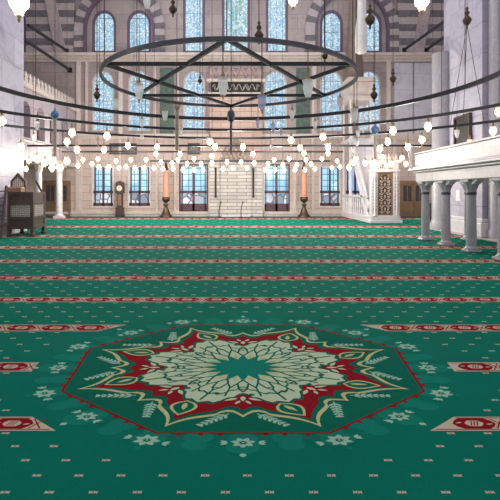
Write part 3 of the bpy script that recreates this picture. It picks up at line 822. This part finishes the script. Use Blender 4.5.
for k in range(6):
    z = .62 + .33 * k
    b.lathe([(.0, -.02), (.05, 0), (0, .02)], (cxm, .09, z + .02), 8)
    gleaf(cxm, z + .05, .2, .1, PI/2)
    for e in (-1, 1):
        w3 = .8 if k in (0, 5) else 1.0
        pts_ = [(cxm + e*w3*(.05 + .25*math.sin(t)*.9), .09, z + .13 - .15*math.cos(t*1.5)) for t in [i*.32 for i in range(9)]]
        b.tube(pts_, .022, 5)
        gleaf(cxm + e*.12, z + .1, .14, .08, PI/2 - e*.9); gleaf(cxm + e*.2*w3, z - .02, .14, .08, PI/2 - e*1.5); gleaf(cxm + e*.1, z - .04, .12, .07, PI/2 - e*2.2)
b.build('floral_carving', M['carving'], gd, fix=False)
b = MB()
b.plate(rect_pts(.34, Wm - .34, .42, 2.72), [[(.42, .5), (Wm - .42, .5), (Wm - .42, 2.3), (Wm/2 + .22, 2.54), (Wm/2, 2.62), (Wm/2 - .22, 2.54), (.42, 2.3)]], lambda u, v, t_: (u, .04 + .08 * t_, v), 1); b.build('gate_frame', M['wood'], gd)
# stair body
def stair_z(y): return .45 + (y - .9) * 1.22
b = MB(); n = 18; y0, y1 = .85, 4.6
for i in range(n):
    a = y0 + (y1 - y0) * i / n; c = y0 + (y1 - y0) * (i + 1) / n; z = stair_z(c)
    b.box(.16, Wm - .16, a, c + .1, z - .34, z)
b.build('steps', M['white_marble'], mb)
for x in (.0, Wm - .14):
    b = MB()
    for dz, th in ((-.1, .34), (.72, .16)):
        b.plate([(.7, stair_z(.7) + dz - th), (.7, stair_z(.7) + dz + th*.3), (4.7, stair_z(4.7) + dz + th*.3), (4.7, stair_z(4.7) + dz - th)], [], lambda u, v, t_, x=x: (x + .14 * t_, u, v), 1)
    for k in range(8):
        y = 1.0 + .5 * k; b.box(x + .04, x + .10, y - .04, y + .04, stair_z(y) - .1, stair_z(y) + .7)
    b.build('stair_rail', M['white_marble'], mb)
for x in (.0, Wm - .14):
    b = MB(); b.box(x - .03, x + .17, .8, LEN, 0, .36, 0, .02); b.box(x, x + .14, .8, LEN, 1.35, 1.5, 0, .02)
    for k in range(13): b.lathe([(.05, .36), (.07, .5), (.04, .7), (.065, .95), (.04, 1.15), (.06, 1.35)], (x + .07, 1.05 + .45 * k, 0), 8)
    b.build('side_balustrade', M['white_marble'], mb)
PZ = stair_z(4.65) + .05
b = MB(); b.box(-.05, Wm + .05, 4.5, LEN, PZ - .3, PZ, 0, .03); b.build('platform', M['white_marble'], mb)
for x in (.1, Wm - .1):
    for y in (4.65, LEN - .2):
        b = MB(); b.lathe([(.1, .0), (.09, PZ)] if False else [(.12, 0), (.1, .3), (.1, PZ - .3)], (x, y, 0), 10); b.build('support', M['white_marble'], mb)
        b = MB(); b.lathe([(.1, PZ), (.07, PZ + .15), (.065, 7.3), (.12, 7.5)], (x, y, 0), 10); b.build('kiosk_column', M['white_marble'], mb)
b = MB(); b.box(-.12, Wm + .12, 4.45, LEN, 7.5, 7.8, 0, .04); b.box(0, Wm, 4.55, LEN - .1, 7.8, 8.7, 0, .03); b.box(-.14, Wm + .14, 4.42, LEN, 8.7, 8.95, 0, .04); b.build('kiosk', M['cream_trim'], mb)
b = MB(); b.lathe([(.68, 8.95), (.66, 9.4), (.5, 11.4), (.3, 14.2), (.08, 16.2)], (Wm/2 - .2, 5.6, 0), 8, smooth=False); b.build('spire', M['spire'], mb)

# white rolled banner in front of the spire
Y = 21.0; t = thing('hanging_banner', 'rolled white cloth banner hanging before the minbar spire', 'banner', (wx(361, Y), Y, wz(53, Y)))
b = MB(); random.seed(5)
prof = []
n = 14; N = 10; H_ = 6.0; vs = []
for i in range(N + 1):
    z = H_ * i / N; r = .22 + .03 * math.sin(i * 1.2) - .004 * i
    for k in range(n): a = 2*PI*k/n; rr = r * (1 + .22 * math.cos(4 * a + i * .25)); vs.append((rr * math.cos(a) + .01 * i, rr * math.sin(a), z))
b.mesh(vs, [(i*n+k, i*n+(k+1) % n, (i+1)*n+(k+1) % n, (i+1)*n+k) for i in range(N) for k in range(n)] + [tuple(range(n-1, -1, -1))], 0, True)
b.build('cloth', M['cloth'], t)
b = MB(); b.tube([(.1, 0, H_), (.1, 0, 9.5)], .02, 6); b.build('cord', M['cord'], t)

# ------------------------------------------------------------------ balcony of the muezzins
BX, BY = 6.55, (15.3, 13.8, 12.3, 10.8)
bl = thing('marble_balcony', 'white marble balcony on grey columns at the right in front of the pier', 'balcony', (BX, 13, 2.05))
x0, x1, ya, yb = -.2, PX - BX + .0 - .06, 9.2 - 13, 15.62 - 13
b = MB(); b.box(x0, x1, ya, yb, .0, .32, 0, .02); b.build('frieze', M['balcony'], bl)
b = MB(); b.box(x0 - .08, x1, ya, yb + .08, .32, .39, 0, .02); b.box(x0 - .2, x1, ya, yb + .2, .39, .47, 0, .02); b.box(x0 - .1, x1, ya, yb + .1, .47, .53, 0, .02); b.build('cornice', M['balcony'], bl)
b = MB(); b.box(x0 - .02, x0 + .14, ya, yb + .02, .53, .97, 0, .02); b.box(x0 + .14, x1, yb - .14, yb + .02, .53, .97, 0, .02); b.box(x0 - .05, x0 + .17, ya, yb + .05, .97, 1.03, 0, .015)
b.box(x0 + .17, x1, yb - .17, yb + .05, .97, 1.03, 0, .015); b.build('parapet', M['balcony'], bl)
b = MB(); b.lathe([(.06, .5), (.07, .6), (.04, .7), (.07, 1.0), (.03, 1.2), (.0, 1.28)], (x0 - .14, yb + .12, 0), 10); b.build('corner_finial', M['white_marble'], bl)
# pointed arch spandrels between the columns, part of the balcony
for i in range(3):
    yc0, yc1 = BY[i+1] - 13, BY[i] - 13
    for (yc, d) in ((yc0, 1), (yc1, -1)):
        yc = yc + d * .206; b = MB()
        b.plate([(yc, .0), (yc + d*.3, .0), (yc + d*.24, -.04), (yc + d*.16, -.09), (yc + d*.07, -.13), (yc, -.14)], [], lambda u, v, t_: (-.1 + .2 * t_, u, v), 1)
        b.build('bracket', M['balcony'], bl)
names = ['farthest grey marble column under the balcony, at its free corner', 'middle grey marble column of the balcony front row', 'nearest full grey marble column under the balcony', 'grey marble balcony column cut by the right edge']
cols_ = [(BX, y, names[i]) for i, y in enumerate(BY)] + [(8.05, 15.3, 'rear grey marble column half hidden behind the nearest balcony column')]
for X, y, lab in cols_:
    t = thing('balcony_column', lab, 'column', (X, y, .03), 'grey marble balcony columns')
    b = MB(); b.lathe([(.135, .16), (.14, .3), (.125, 1.6)], n=20); b.build('shaft', M['grey_marble'], t)
    b = MB(); b.box(-.19, .19, -.19, .19, 0, .07, 0, .015); b.lathe([(.18, .07), (.19, .1), (.15, .13), (.14, .17)], n=20); b.build('base', M['grey_marble'], t)
    b = MB(); b.lathe([(.135, 1.585), (.138, 1.60), (.138, 1.655), (.135, 1.67)], n=20); b.build('collar', M['iron_light'], t)
    b = MB(); b.lathe([(.13, 1.66), (.14, 1.74), (.2, 1.88), (.23, 1.94)], n=8, smooth=False, phase=PI/8); b.box(-.2, .2, -.2, .2, 1.94, 2.019, 0, .015); b.build('capital', M['grey_marble'], t)

# framed panel on the right pier
t = thing('framed_panel', 'dark panel in a wooden frame hung on the right marble pier', 'framed panel', (PX - .005, 17.72, wz(130, 17.7)))
b = MB(); a_, h_ = .62, .6
b.plate(rect_pts(-a_, a_, -h_, h_), [rect_pts(-a_ + .09, a_ - .09, -h_ + .09, h_ - .09)], lambda u, v, t_: (-.12 + .12 * t_, u, v), 1); b.build('frame', M['wood_dark'], t)
b = MB(); b.box(-.06, 0, -a_ + .12, a_ - .12, -h_ + .12, h_ - .12); b.build('panel', M['black'], t)

# white notice and dark box below the balcony
t = MB().box(-.16, .16, -.02, 0, -.22, .22, 0, .006).build('notice_sheet', M['cloth'], loc=(PX - .012, 18.2, 1.55)); t.rotation_euler = (0, 0, PI/2)
tag(t, 'small white notice sheet on the pier face under the balcony', 'notice')
Y = 26.0
t = thing('low_cupboard', 'low dark wooden cupboard standing behind the balcony columns', 'cupboard', (wx(437, Y), Y, .03))
b = MB(); b.box(-.45, .45, -.25, .25, .0, .95, 0, .02); b.build('carcass', M['wood_dark'], t)
for e in (-1, 1):
    b = MB(); b.box(*sorted((e * .02, e * .42)), -.28, -.25, .12, .88, 0, .008); d = b.build('door', M['wood'], t)
    b = MB(); b.lathe([(.0, -.02), (.02, -.01), (.02, .01), (0, .02)], (e * .07, -.3, .5), 8); b.build('knob', M['brass'], d)
b = MB(); b.box(-.48, .48, -.28, .28, .95, 1.0, 0, .01); b.build('top', M['wood_dark'], t)

# ------------------------------------------------------------------ kursu: the carved preacher's chair at the left
KY = 16.6
k0 = Vector((wx(9.5, KY), KY)); k1 = Vector((wx(32.5, KY), KY)); k2 = Vector((wx(43.5, 17.9), 17.9))
ku = thing('preacher_chair', 'dark carved wooden preacher chair with pale star lattice panels by the left pier', 'preacher chair', (k1.x, k1.y, .03))
def L(v): return Vector((v.x - k1.x, v.y - k1.y))
A, B, C = L(k0), L(k1), L(k2); D = A + (C - B)
hz = lambda y: wz(y, KY) - .03
for p in (A, B, C, D):
    b = MB(); b.box(p.x - .055, p.x + .055, p.y - .055, p.y + .055, .12, hz(192), 0, .008)
    b.lathe([(.09, 0), (.11, .04), (.05, .14)], (p.x, p.y, 0), 10); b.build('leg', M['wood_dark'], ku)
def panel(P, Q, z0, z1, th, name, mat, parent, mi=0):
    P, Q = Vector(P), Vector(Q); d = (Q - P).normalized(); n = Vector((d.y, -d.x)) * th / 2
    b = MB(); vs = []
    for z in (z0, z1):
        for q in (P - n, Q - n, Q + n, P + n): vs.append((q.x, q.y, z))
    b.mesh(vs, [(3,2,1,0),(4,5,6,7),(0,1,5,4),(1,2,6,5),(2,3,7,6),(3,0,4,7)]); return b.build(name, mat, parent)
for (P, Q, mat) in ((A, B, M['kursu_x']), (B, C, M['kursu_y']), (D, C, M['kursu_x']), (A, D, M['kursu_y'])):
    for zt_, zb_ in ((192, 194.5), (202, 204.5), (216.5, 219.5), (225.5, 229)):
        panel(P, Q, hz(zb_), hz(zt_), .12, 'rail', M['wood_dark'], ku)
    panel(P, Q, hz(202), hz(194.5), .05, 'top_panel', M['wood_dark'], ku)
    lp = panel(P, Q, hz(216.5), hz(204.5), .05, 'lattice_panel', mat, ku); lp['label'] = 'pale pierced star lattice'
    panel(P, Q, hz(225.5), hz(219.5), .05, 'lower_panel', M['wood_dark'], ku)
b = MB(); b.mesh([(p.x, p.y, hz(203)) for p in (A, B, C, D)] + [(p.x, p.y, hz(202)) for p in (A, B, C, D)], [(3,2,1,0),(4,5,6,7),(0,1,5,4),(1,2,6,5),(2,3,7,6),(3,0,4,7)]); b.build('seat', M['wood'], ku)
# pointed backrest on the rear-left, arm scrolls
bx0, bx1 = A.x - .12, A.x + .46; by = A.y + .3
ztip, zsh, zb_ = hz(172.5), hz(181), hz(192)
b = MB(); b.plate([(bx0, zb_), (bx1, zb_), (bx1, zsh), (bx0 + .27, ztip), (bx0, zsh)], [[(bx0 + .07, zb_ + .2), (bx1 - .07, zb_ + .2), (bx1 - .07, zsh - .03), (bx0 + .27, ztip - .13), (bx0 + .07, zsh - .03)]], lambda u, v, t_: (u, by + .09 * t_, v), 1); bk = b.build('backrest', M['wood_dark'], ku)
b = MB(); b.plate([(bx0 + .06, zb_ + .19), (bx1 - .06, zb_ + .19), (bx1 - .06, zsh - .02), (bx0 + .27, ztip - .11), (bx0 + .06, zsh - .02)], [], lambda u, v, t_: (u, by + .03 + .03 * t_, v), 1); b.build('back_lattice', M['kursu_x'], bk)
b = MB(); b.box(bx0, bx1, by - .35, by - .02, zb_ - .02, zb_ + .19, 0, .03); cu_ = b.build('cushion', M['wood'], ku)
for p, q in ((B, C), (A, D)):
    b = MB(); b.tube([(q.x * .85 + p.x * .15, q.y * .85 + p.y * .15, zb_), (q.x * .7 + p.x * .3, q.y * .7 + p.y * .3, zb_ + .12), (p.x * .7 + q.x * .3, p.y * .7 + q.y * .3, zb_ + .42)], .04, 8); b.build('arm_scroll', M['wood_dark'], ku)
# its ladder at the frame edge
t = thing('step_ladder', 'dark wooden step ladder leaning at the left edge beside the preacher chair', 'ladder', (wx(-2, 16), 16.0, .03))
for e in (-1, 1):
    b = MB(); b.bar((e * .2, -.2, 0), (e * .2, .2, 1.9), .06, .08); b.build('side_rail', M['wood_dark'], t)
for k in range(7):
    b = MB(); z = .2 + .25 * k; y = -.2 + .4 * z / 1.9; b.box(-.2, .2, y - .06, y + .06, z - .02, z + .02); b.build('rung', M['wood_dark'], t)

# ------------------------------------------------------------------ ring chandeliers
ZR, RCY, RCX = wz(0, 1) * 0 + 4.11, 9.0, -.16
KR = (ZR - HE) * F                          # y on picture = VY - KR / distance
def ring_thing(R, lab, wd=.05, ht=.09, z=ZR, chains=12, seg=96, ph=0, mat='iron'):
    t = thing('chandelier_ring', lab, 'chandelier', (RCX, RCY, z), 'concentric iron chandelier rings')
    b = MB(); vs = []
    for k in range(seg):
        a = 2*PI*k/seg
        for r, zz in ((R - wd/2, -ht/2), (R + wd/2, -ht/2), (R + wd/2, ht/2), (R - wd/2, ht/2)): vs.append((r*math.cos(a), r*math.sin(a), zz))
    fs = []
    for k in range(seg):
        k2_ = (k + 1) % seg
        for j in range(4): fs.append((k*4+j, k2_*4+j, k2_*4+(j+1) % 4, k*4+(j+1) % 4))
    b.mesh(vs, fs); b.build('ring', M[mat], t)
    for k in range(chains):
        a = 2*PI*k/chains + ph
        b = MB(); b.tube([(R*math.cos(a), R*math.sin(a), ht/2), (R*math.cos(a), R*math.sin(a), 16.6 - z)], .009, 5); b.build('chain', M['cord'], t)
    return t
RA = 2.70; AY = 9.63
tA = ring_thing(RA, 'small central iron chandelier ring braced by a six pointed star of bars', .05, .075, chains=0, mat='iron_light'); tA.location.y = AY
pts = [(RA*math.cos(PI/6 + PI/3*k), RA*math.sin(PI/6 + PI/3*k), 0) for k in range(6)]
for k in range(6):
    b = MB(); b.bar(pts[k], pts[(k+2) % 6], .05, .07); b.build('brace_bar', M['iron'], tA)
    b = MB(); b.tube([(pts[k][0], pts[k][1], .03), (pts[k][0], pts[k][1], 12.4)], .010, 5); b.build('chain', M['cord'], tA)
RB, RCc, RD = 5.5, 8.05, 10.75
ring_thing(RB, 'second iron chandelier ring out from the star braced centre', .06, .10, chains=10, ph=.2)
ring_thing(RCc, 'third iron chandelier ring out from the centre, sweeping past both piers', .06, .09, chains=12, ph=.1)
ring_thing(RD, 'outermost wide iron chandelier ring in front of both piers', .06, .09, chains=0)
def ringY(R, x):
    RCY = AY if R == RA else 9.0                            # far crossing of a ring with the vertical plane through picture column x
    s_ = (x - VX) / F; a = 1 + s_*s_; b_ = -2 * (RCY + s_ * RCX); c = RCY**2 + RCX**2 - R*R
    q = b_*b_ - 4*a*c
    if q < 0: return None
    return (-b_ + math.sqrt(q)) / (2*a)
def ringYn(R, x):
    RCY = AY if R == RA else 9.0
    s_ = (x - VX) / F; a = 1 + s_*s_; b_ = -2 * (RCY + s_ * RCX); c = RCY**2 + RCX**2 - R*R
    q = b_*b_ - 4*a*c
    if q < 0: return None
    return (-b_ - math.sqrt(q)) / (2*a)
# straight lamp bars between the rings and the qibla wall
BARS = ((22.9, 23, 443, 'long straight iron lamp bar just beyond the outermost ring'), (26.3, 62, 343, 'long straight iron lamp bar nearest the far wall'), (28.6, 150, 330, 'short straight iron lamp bar before the mihrab'))
for Y, a, c, lab in BARS[:3]:
    z = ZR if Y < 28 else wz(161, Y)
    t = thing('lamp_bar', lab, 'lamp bar', (wx((a+c)/2, Y), Y, z), 'straight iron lamp bars')
    h = (wx(c, Y) - wx(a, Y)) / 2
    if Y < 24: h = min(h, 10.7)
    b = MB(); b.box(-h, h, -.03, .03, -.05, .05); b.build('bar', M['iron'], t)
    for k in range(5):
        x = -h + .3 + (2*h - .6) * k / 4
        b = MB(); b.tube([(x, 0, .05), (x, 0, 16.6 - z)], .010, 5); b.build('chain', M['cord'], t)
# iron ties in the corner bays
for (xa, ya_, xb, yb_, lab) in ((28, 25, 67, 51, 'upper dark iron tie beam in the left corner bay'), (22, 38, 70, 70, 'lower dark iron tie beam in the left corner bay'), (449, 18, 404, 50, 'upper dark iron tie beam in the right corner bay'), (449, 34, 426, 50, 'lower dark iron tie beam in the right corner bay')):
    z = wz(yb_, YW - .1); Y0 = (z - HE) * F / (VY - ya_)
    if xa > 400: Y0 = max(Y0, 19.5)
    P1 = Vector((wx(xb, YW - .1), YW - .1, z)); P0 = Vector((wx(xa, Y0), Y0, z))
    t = thing('tie_beam', lab, 'tie beam', P1)
    b = MB(); b.bar(P0 - P1, (0, 0, 0), .12, .14); b.build('beam', M['iron'], t)
    b = MB(); b.box(-.14, .14, -.06, .08, -.16, .16, 0, .02); b.build('anchor_plate', M['iron'], t)

# ------------------------------------------------------------------ lamps
def cup_mesh(name, mat):
    b = MB(); b.lathe([(.02, -.16), (.05, -.15), (.07, -.08), (.095, .02), (.085, .09), (.11, .16)], n=14)
    o = b.build(name, mat); me = o.data; bpy.data.objects.remove(o); return me
mesh_cup = {k: cup_mesh('glass_cup', M[k]) for k in ('glass', 'glass_blue', 'glass_pink', 'glass_lit')}
b = MB(); b.lathe([(0, -.1), (.055, -.083), (.09, -.045), (.1, 0), (.09, .045), (.055, .083), (0, .1)], n=12); o = b.build('bulb', M['bulb']); mesh_bulb = o.data; bpy.data.objects.remove(o)
b = MB(); b.lathe([(.09, .15), (.09, .165), (.04, .19), (.025, .26), (.02, .3)], n=12); o = b.build('cap', M['brass']); mesh_cap = o.data; bpy.data.objects.remove(o)
b = MB(); b.lathe([(0, -.24), (.02, -.21), (.012, -.19), (.03, -.16), (.02, -.15)], n=8); o = b.build('drop', M['brass']); mesh_drop = o.data; bpy.data.objects.remove(o)
b = MB(); b.tube([(0, 0, 0), (0, 0, 1)], .008, 5); o = b.build('cord', M['cord']); mesh_cord = o.data; bpy.data.objects.remove(o)
def child(name, me, par, scale=1.0, loc=(0,0,0)):
    o = bpy.data.objects.new(name, me); COL.objects.link(o); o.parent = par; o.location = loc
    o.scale = (scale,)*3 if not isinstance(scale, tuple) else scale
    return o
def hang(loc, top, label, group, lit, kind='glass', s=1.0):
    t = thing('hanging_lamp', label, 'lamp', loc, group)
    child('glass_cup', mesh_cup['glass_lit' if lit else kind], t, s); child('cap', mesh_cap, t, s); child('drop', mesh_drop, t, s)
    if lit: child('bulb', mesh_bulb, t, s * 1.1)
    child('cord', mesh_cord, t, (1, 1, max(.05, top - loc[2] - .28 * s)), (0, 0, .28 * s))
    return t
def anchor(x, y):
    """where a lamp seen at (x, y) hangs: the nearest ring or bar that runs above it"""
    c = []
    for R in (RA, RB, RCc, RD):
        Y = ringY(R, x)
        if Y: c.append((Y, ZR))
    Y = ringYn(RA, x)
    if Y: c.append((Y, ZR))
    if 24 < x < 440: c.append((22.9, ZR))
    if 64 < x < 341: c.append((26.3, ZR))
    if 30 < x < 70: c = [q for q in c if q[0] < 22]
    best = None
    for Y, zt in c:
        z = wz(y, Y); X = wx(x, Y)
        if abs(X) > PX - .25 and PY0 - .2 < Y < PY1 + .2: continue
        if z > ZR - .22: continue
        sc_ = abs(ZR - z - .5)
        if best is None or sc_ < best[0]: best = (sc_, X, Y, z, zt)
    return best
lit = [(2,121),(72,133),(67,142),(107,136),(21,147),(77,150),(104,150),(83,160),(29,161),(37,159),(45,163),(53,161),(67,161),(98,159),(116,161),(92,164),(52,168),(60,168),(78,166),(109,167),(26,169),(119,168),
 (128,146),(131,160),(146,160),(157,147),(156,154),(161,162),(163,169),(173,169),(172,163),(180,154),(178,160),(187,164),(194,159),(201,164),(183,170),(194,170),(203,170),(135,168),(154,168),(126,167),
 (210,142),(215,147),(212,156),(212,163),(227,162),(223,169),(233,168),(243,147),(247,168),(241,162),
 (291,140),(300,148),(304,153),(323,137),(328,147),(328,153),(274,160),(289,159),(322,159),(337,161),(306,160),(311,164),(297,165),(283,165),(268,164),(253,154),(254,163),(265,170),(275,170),(284,170),(295,170),(305,170),(315,169),(332,168),(340,167),(353,163),(349,168),(356,159),(365,163),(372,163),
 (393,131),(428,127),(388,142),(380,149),(422,140),(408,147),(470,144),(493,131),(402,158),(382,157),(392,164),(406,164),(378,165),(387,166),(99,167),(144,168)]
marks = [(0, 25, 'before the left marble pier'), (25, 48, 'above the carved preacher chair'), (48, 72, 'before the left gallery column'), (72, 92, 'just left of the leftmost lower window'), (92, 114, 'before the leftmost lower window'), (114, 126, 'above the longcase clock'), (126, 152, 'before the window right of the clock'), (152, 176, 'above the left great candle'), (176, 209, 'before the window left of the mihrab'), (209, 236, 'before the left half of the mihrab'), (236, 262, 'before the right half of the mihrab'), (262, 290, 'before the window right of the mihrab'), (290, 316, 'above the right great candle'), (316, 345, 'before the window beside the minbar'), (345, 373, 'before the minbar stair'), (373, 398, 'above the minbar gate'), (398, 425, 'above the right wooden doors'), (425, 451, 'above the free end of the balcony'), (451, 501, 'before the right marble pier')]
ORD = ['', 'second', 'third', 'fourth', 'fifth', 'sixth', 'seventh', 'eighth', 'ninth', 'tenth', 'eleventh', 'twelfth']
NUM = ['no', 'one', 'two', 'three', 'four', 'five', 'six', 'seven', 'eight', 'nine', 'ten', 'eleven', 'twelve']
def place(points, prefix, group, is_lit):
    for a, c, where in marks:
        sel = sorted([p for p in points if a <= p[0] < c], key=lambda p: (p[1], p[0]))
        n = len(sel)
        for i, p in enumerate(sel):
            an = anchor(p[0], p[1])
            if an is None: print('NO ANCHOR', p); continue
            if n == 1: tail = ''
            elif i == n - 1: tail = ', lowest of %s' % NUM[n]
            elif i == 0: tail = ', highest of %s' % NUM[n]
            else: tail = ', %s highest of %s' % (ORD[i], NUM[n])
            hang((an[1], an[2], an[3]), an[4], '%s hanging %s%s' % (prefix, where, tail), group, is_lit, p[2] if len(p) > 2 else 'glass', (p[3] if len(p) > 3 else 1.0) * (1 if is_lit else .82))
place(lit, 'glowing glass lamp', 'lit lamps of the ring chandeliers', True)
unlit = [(139,92,'glass',1.0),(165,116,'glass',.95),(223,87,'glass',1.05),(308,89,'glass',1.1),(262,103,'glass_blue',.9),(292,115,'glass',.9),(340,103,'glass_pink',.9),(354,116,'glass',1.1),(37,126,'glass',1.0),(34,138,'glass',.9),(116,104,'glass',.9),(142,123,'glass',.8),(142,137,'glass',.9),(181,131,'glass',.8),(258,124,'glass_blue',.8),(273,128,'glass_blue',.8),(281,132,'glass_blue',.7),(315,125,'glass',.8),(358,134,'glass',.9),(357,144,'glass',.8),(353,150,'glass',.7),(271,147,'glass_pink',.7),(457,134,'glass',.9),(98,142,'glass_pink',.8)]
place(unlit, 'unlit glass lamp', 'unlit glass lamps of the ring chandeliers', False)
# lone bright lamps at the top of the frame, on long cords
for x, y, Y, s_, lab in ((19, 2, 7.5, 1.5, 'large glowing lamp at the top left corner on a long cord'), (422, 1, 9.0, 1.3, 'glowing lamp at the top right on a long cord'), (293, 0, 11, 1.1, 'glowing lamp at the top edge right of the tall middle window'), (499, 112, 13.2, 1.0, 'glowing lamp high at the right edge above the balcony')):
    hang((wx(x, Y), Y, wz(y, Y)), 16.6, lab, 'lone lamps on long cords', True, s=s_)
hang((wx(147, 10), 10, wz(3, 10)), 16.6, 'unlit round glass lamp at the top edge above the second left window', 'lone lamps on long cords', False, s=.9)

# bronze pendants on long chains
b = MB(); b.lathe([(0, -.2), (.02, -.17), (.015, -.13), (.06, -.09), (.085, -.02), (.05, .04), (.02, .07), (.045, .1), (.045, .13), (.015, .16), (.03, .2), (.0, .25)], n=12); o = b.build('knop', M['bronze']); mesh_knop = o.data; bpy.data.objects.remove(o)
for x, y, Y, s_, lab in ((370, 18, 11, 1.5, 'bronze pendant knop before the rightmost upper window'), (467, 19, 14.2, 1.7, 'bronze pendant knop high before the right pier'), (259, 34, 7.1, .9, 'small bronze pendant knop above the star braced ring'), (97, 94, 8.3, .8, 'small dark pendant knop before the leftmost middle window'), (374, 94, 9, .9, 'small dark pendant knop before the rightmost middle window'), (393, 78, 13, 1.2, 'bronze pendant knop on the marble right of the windows'), (173, 8, 9, 1.0, 'bronze pendant knop left of the three tall windows'), (325, 55, 8.5, .7, 'tiny bronze knop at the cornice right of the centre'), (200, 80, 10, .6, 'tiny bronze knop beside the third middle window')):
    t = thing('pendant_knop', lab, 'pendant', (wx(x, Y), Y, wz(y, Y)), 'bronze pendant knops')
    child('knop', mesh_knop, t, s_); child('chain', mesh_cord, t, (1, 1, 16.6 - wz(y, Y) - .24 * s_), (0, 0, .24 * s_))
    if x == 467:                           # chains that spread to the outer ring
        z = ZR - wz(y, Y)
        for x2 in (450, 463, 484):
            Y2 = ringY(RD, x2); b = MB(); b.tube([(0, 0, -.2), (wx(x2, Y2) - wx(x, Y), Y2 - Y, z)], .009, 5); b.build('spread_chain', M['cord'], t)
# pole pendants with a ball
for x, y, yb_, Y, ball, lab in ((55, 115, 156, 14, 'blue_glaze', 'pale hanging pole topped by a blue ball at the left'), (177, 106, 150, 12.5, 'pink_egg', 'pale hanging pole topped by a pinkish ball left of the mihrab'), (231, 116, 153, 13.2, 'iron_light', 'dark hanging pole topped by a lantern before the mihrab'), (375, 130, 159, 15.5, 'blue_glaze', 'pale hanging pole topped by a dark blue ball above the minbar')):
    t = thing('hanging_pole', lab, 'pendant pole', (wx(x, Y), Y, wz(yb_, Y)), 'hanging pole pendants')
    h = wz(y, Y) - wz(yb_, Y); r = 4.3 * Y / F
    b = MB(); b.tube([(0, 0, 0), (0, 0, h)], .05 if ball != 'iron_light' else .035, 8); b.build('pole', M['pale_rod'] if ball != 'iron_light' else M['iron_light'], t)
    b = MB()
    if ball == 'iron_light': b.lathe([(.04, -.17), (.1, -.12), (.12, 0), (.1, .12), (.03, .2), (.02, .3)], (0, 0, h), 6, smooth=False)
    else: b.lathe([(0, -r), (r*.7, -r*.7), (r, 0), (r*.7, r*.7), (r*.3, r), (r*.15, r*1.6), (0, r*2)], (0, 0, h), 14)
    b.build('ball' if ball != 'iron_light' else 'lantern', M[ball], t)
    b = MB(); b.tube([(0, 0, h + .2), (0, 0, 16.6 - wz(yb_, Y))], .009, 5); b.build('chain', M['cord'], t)
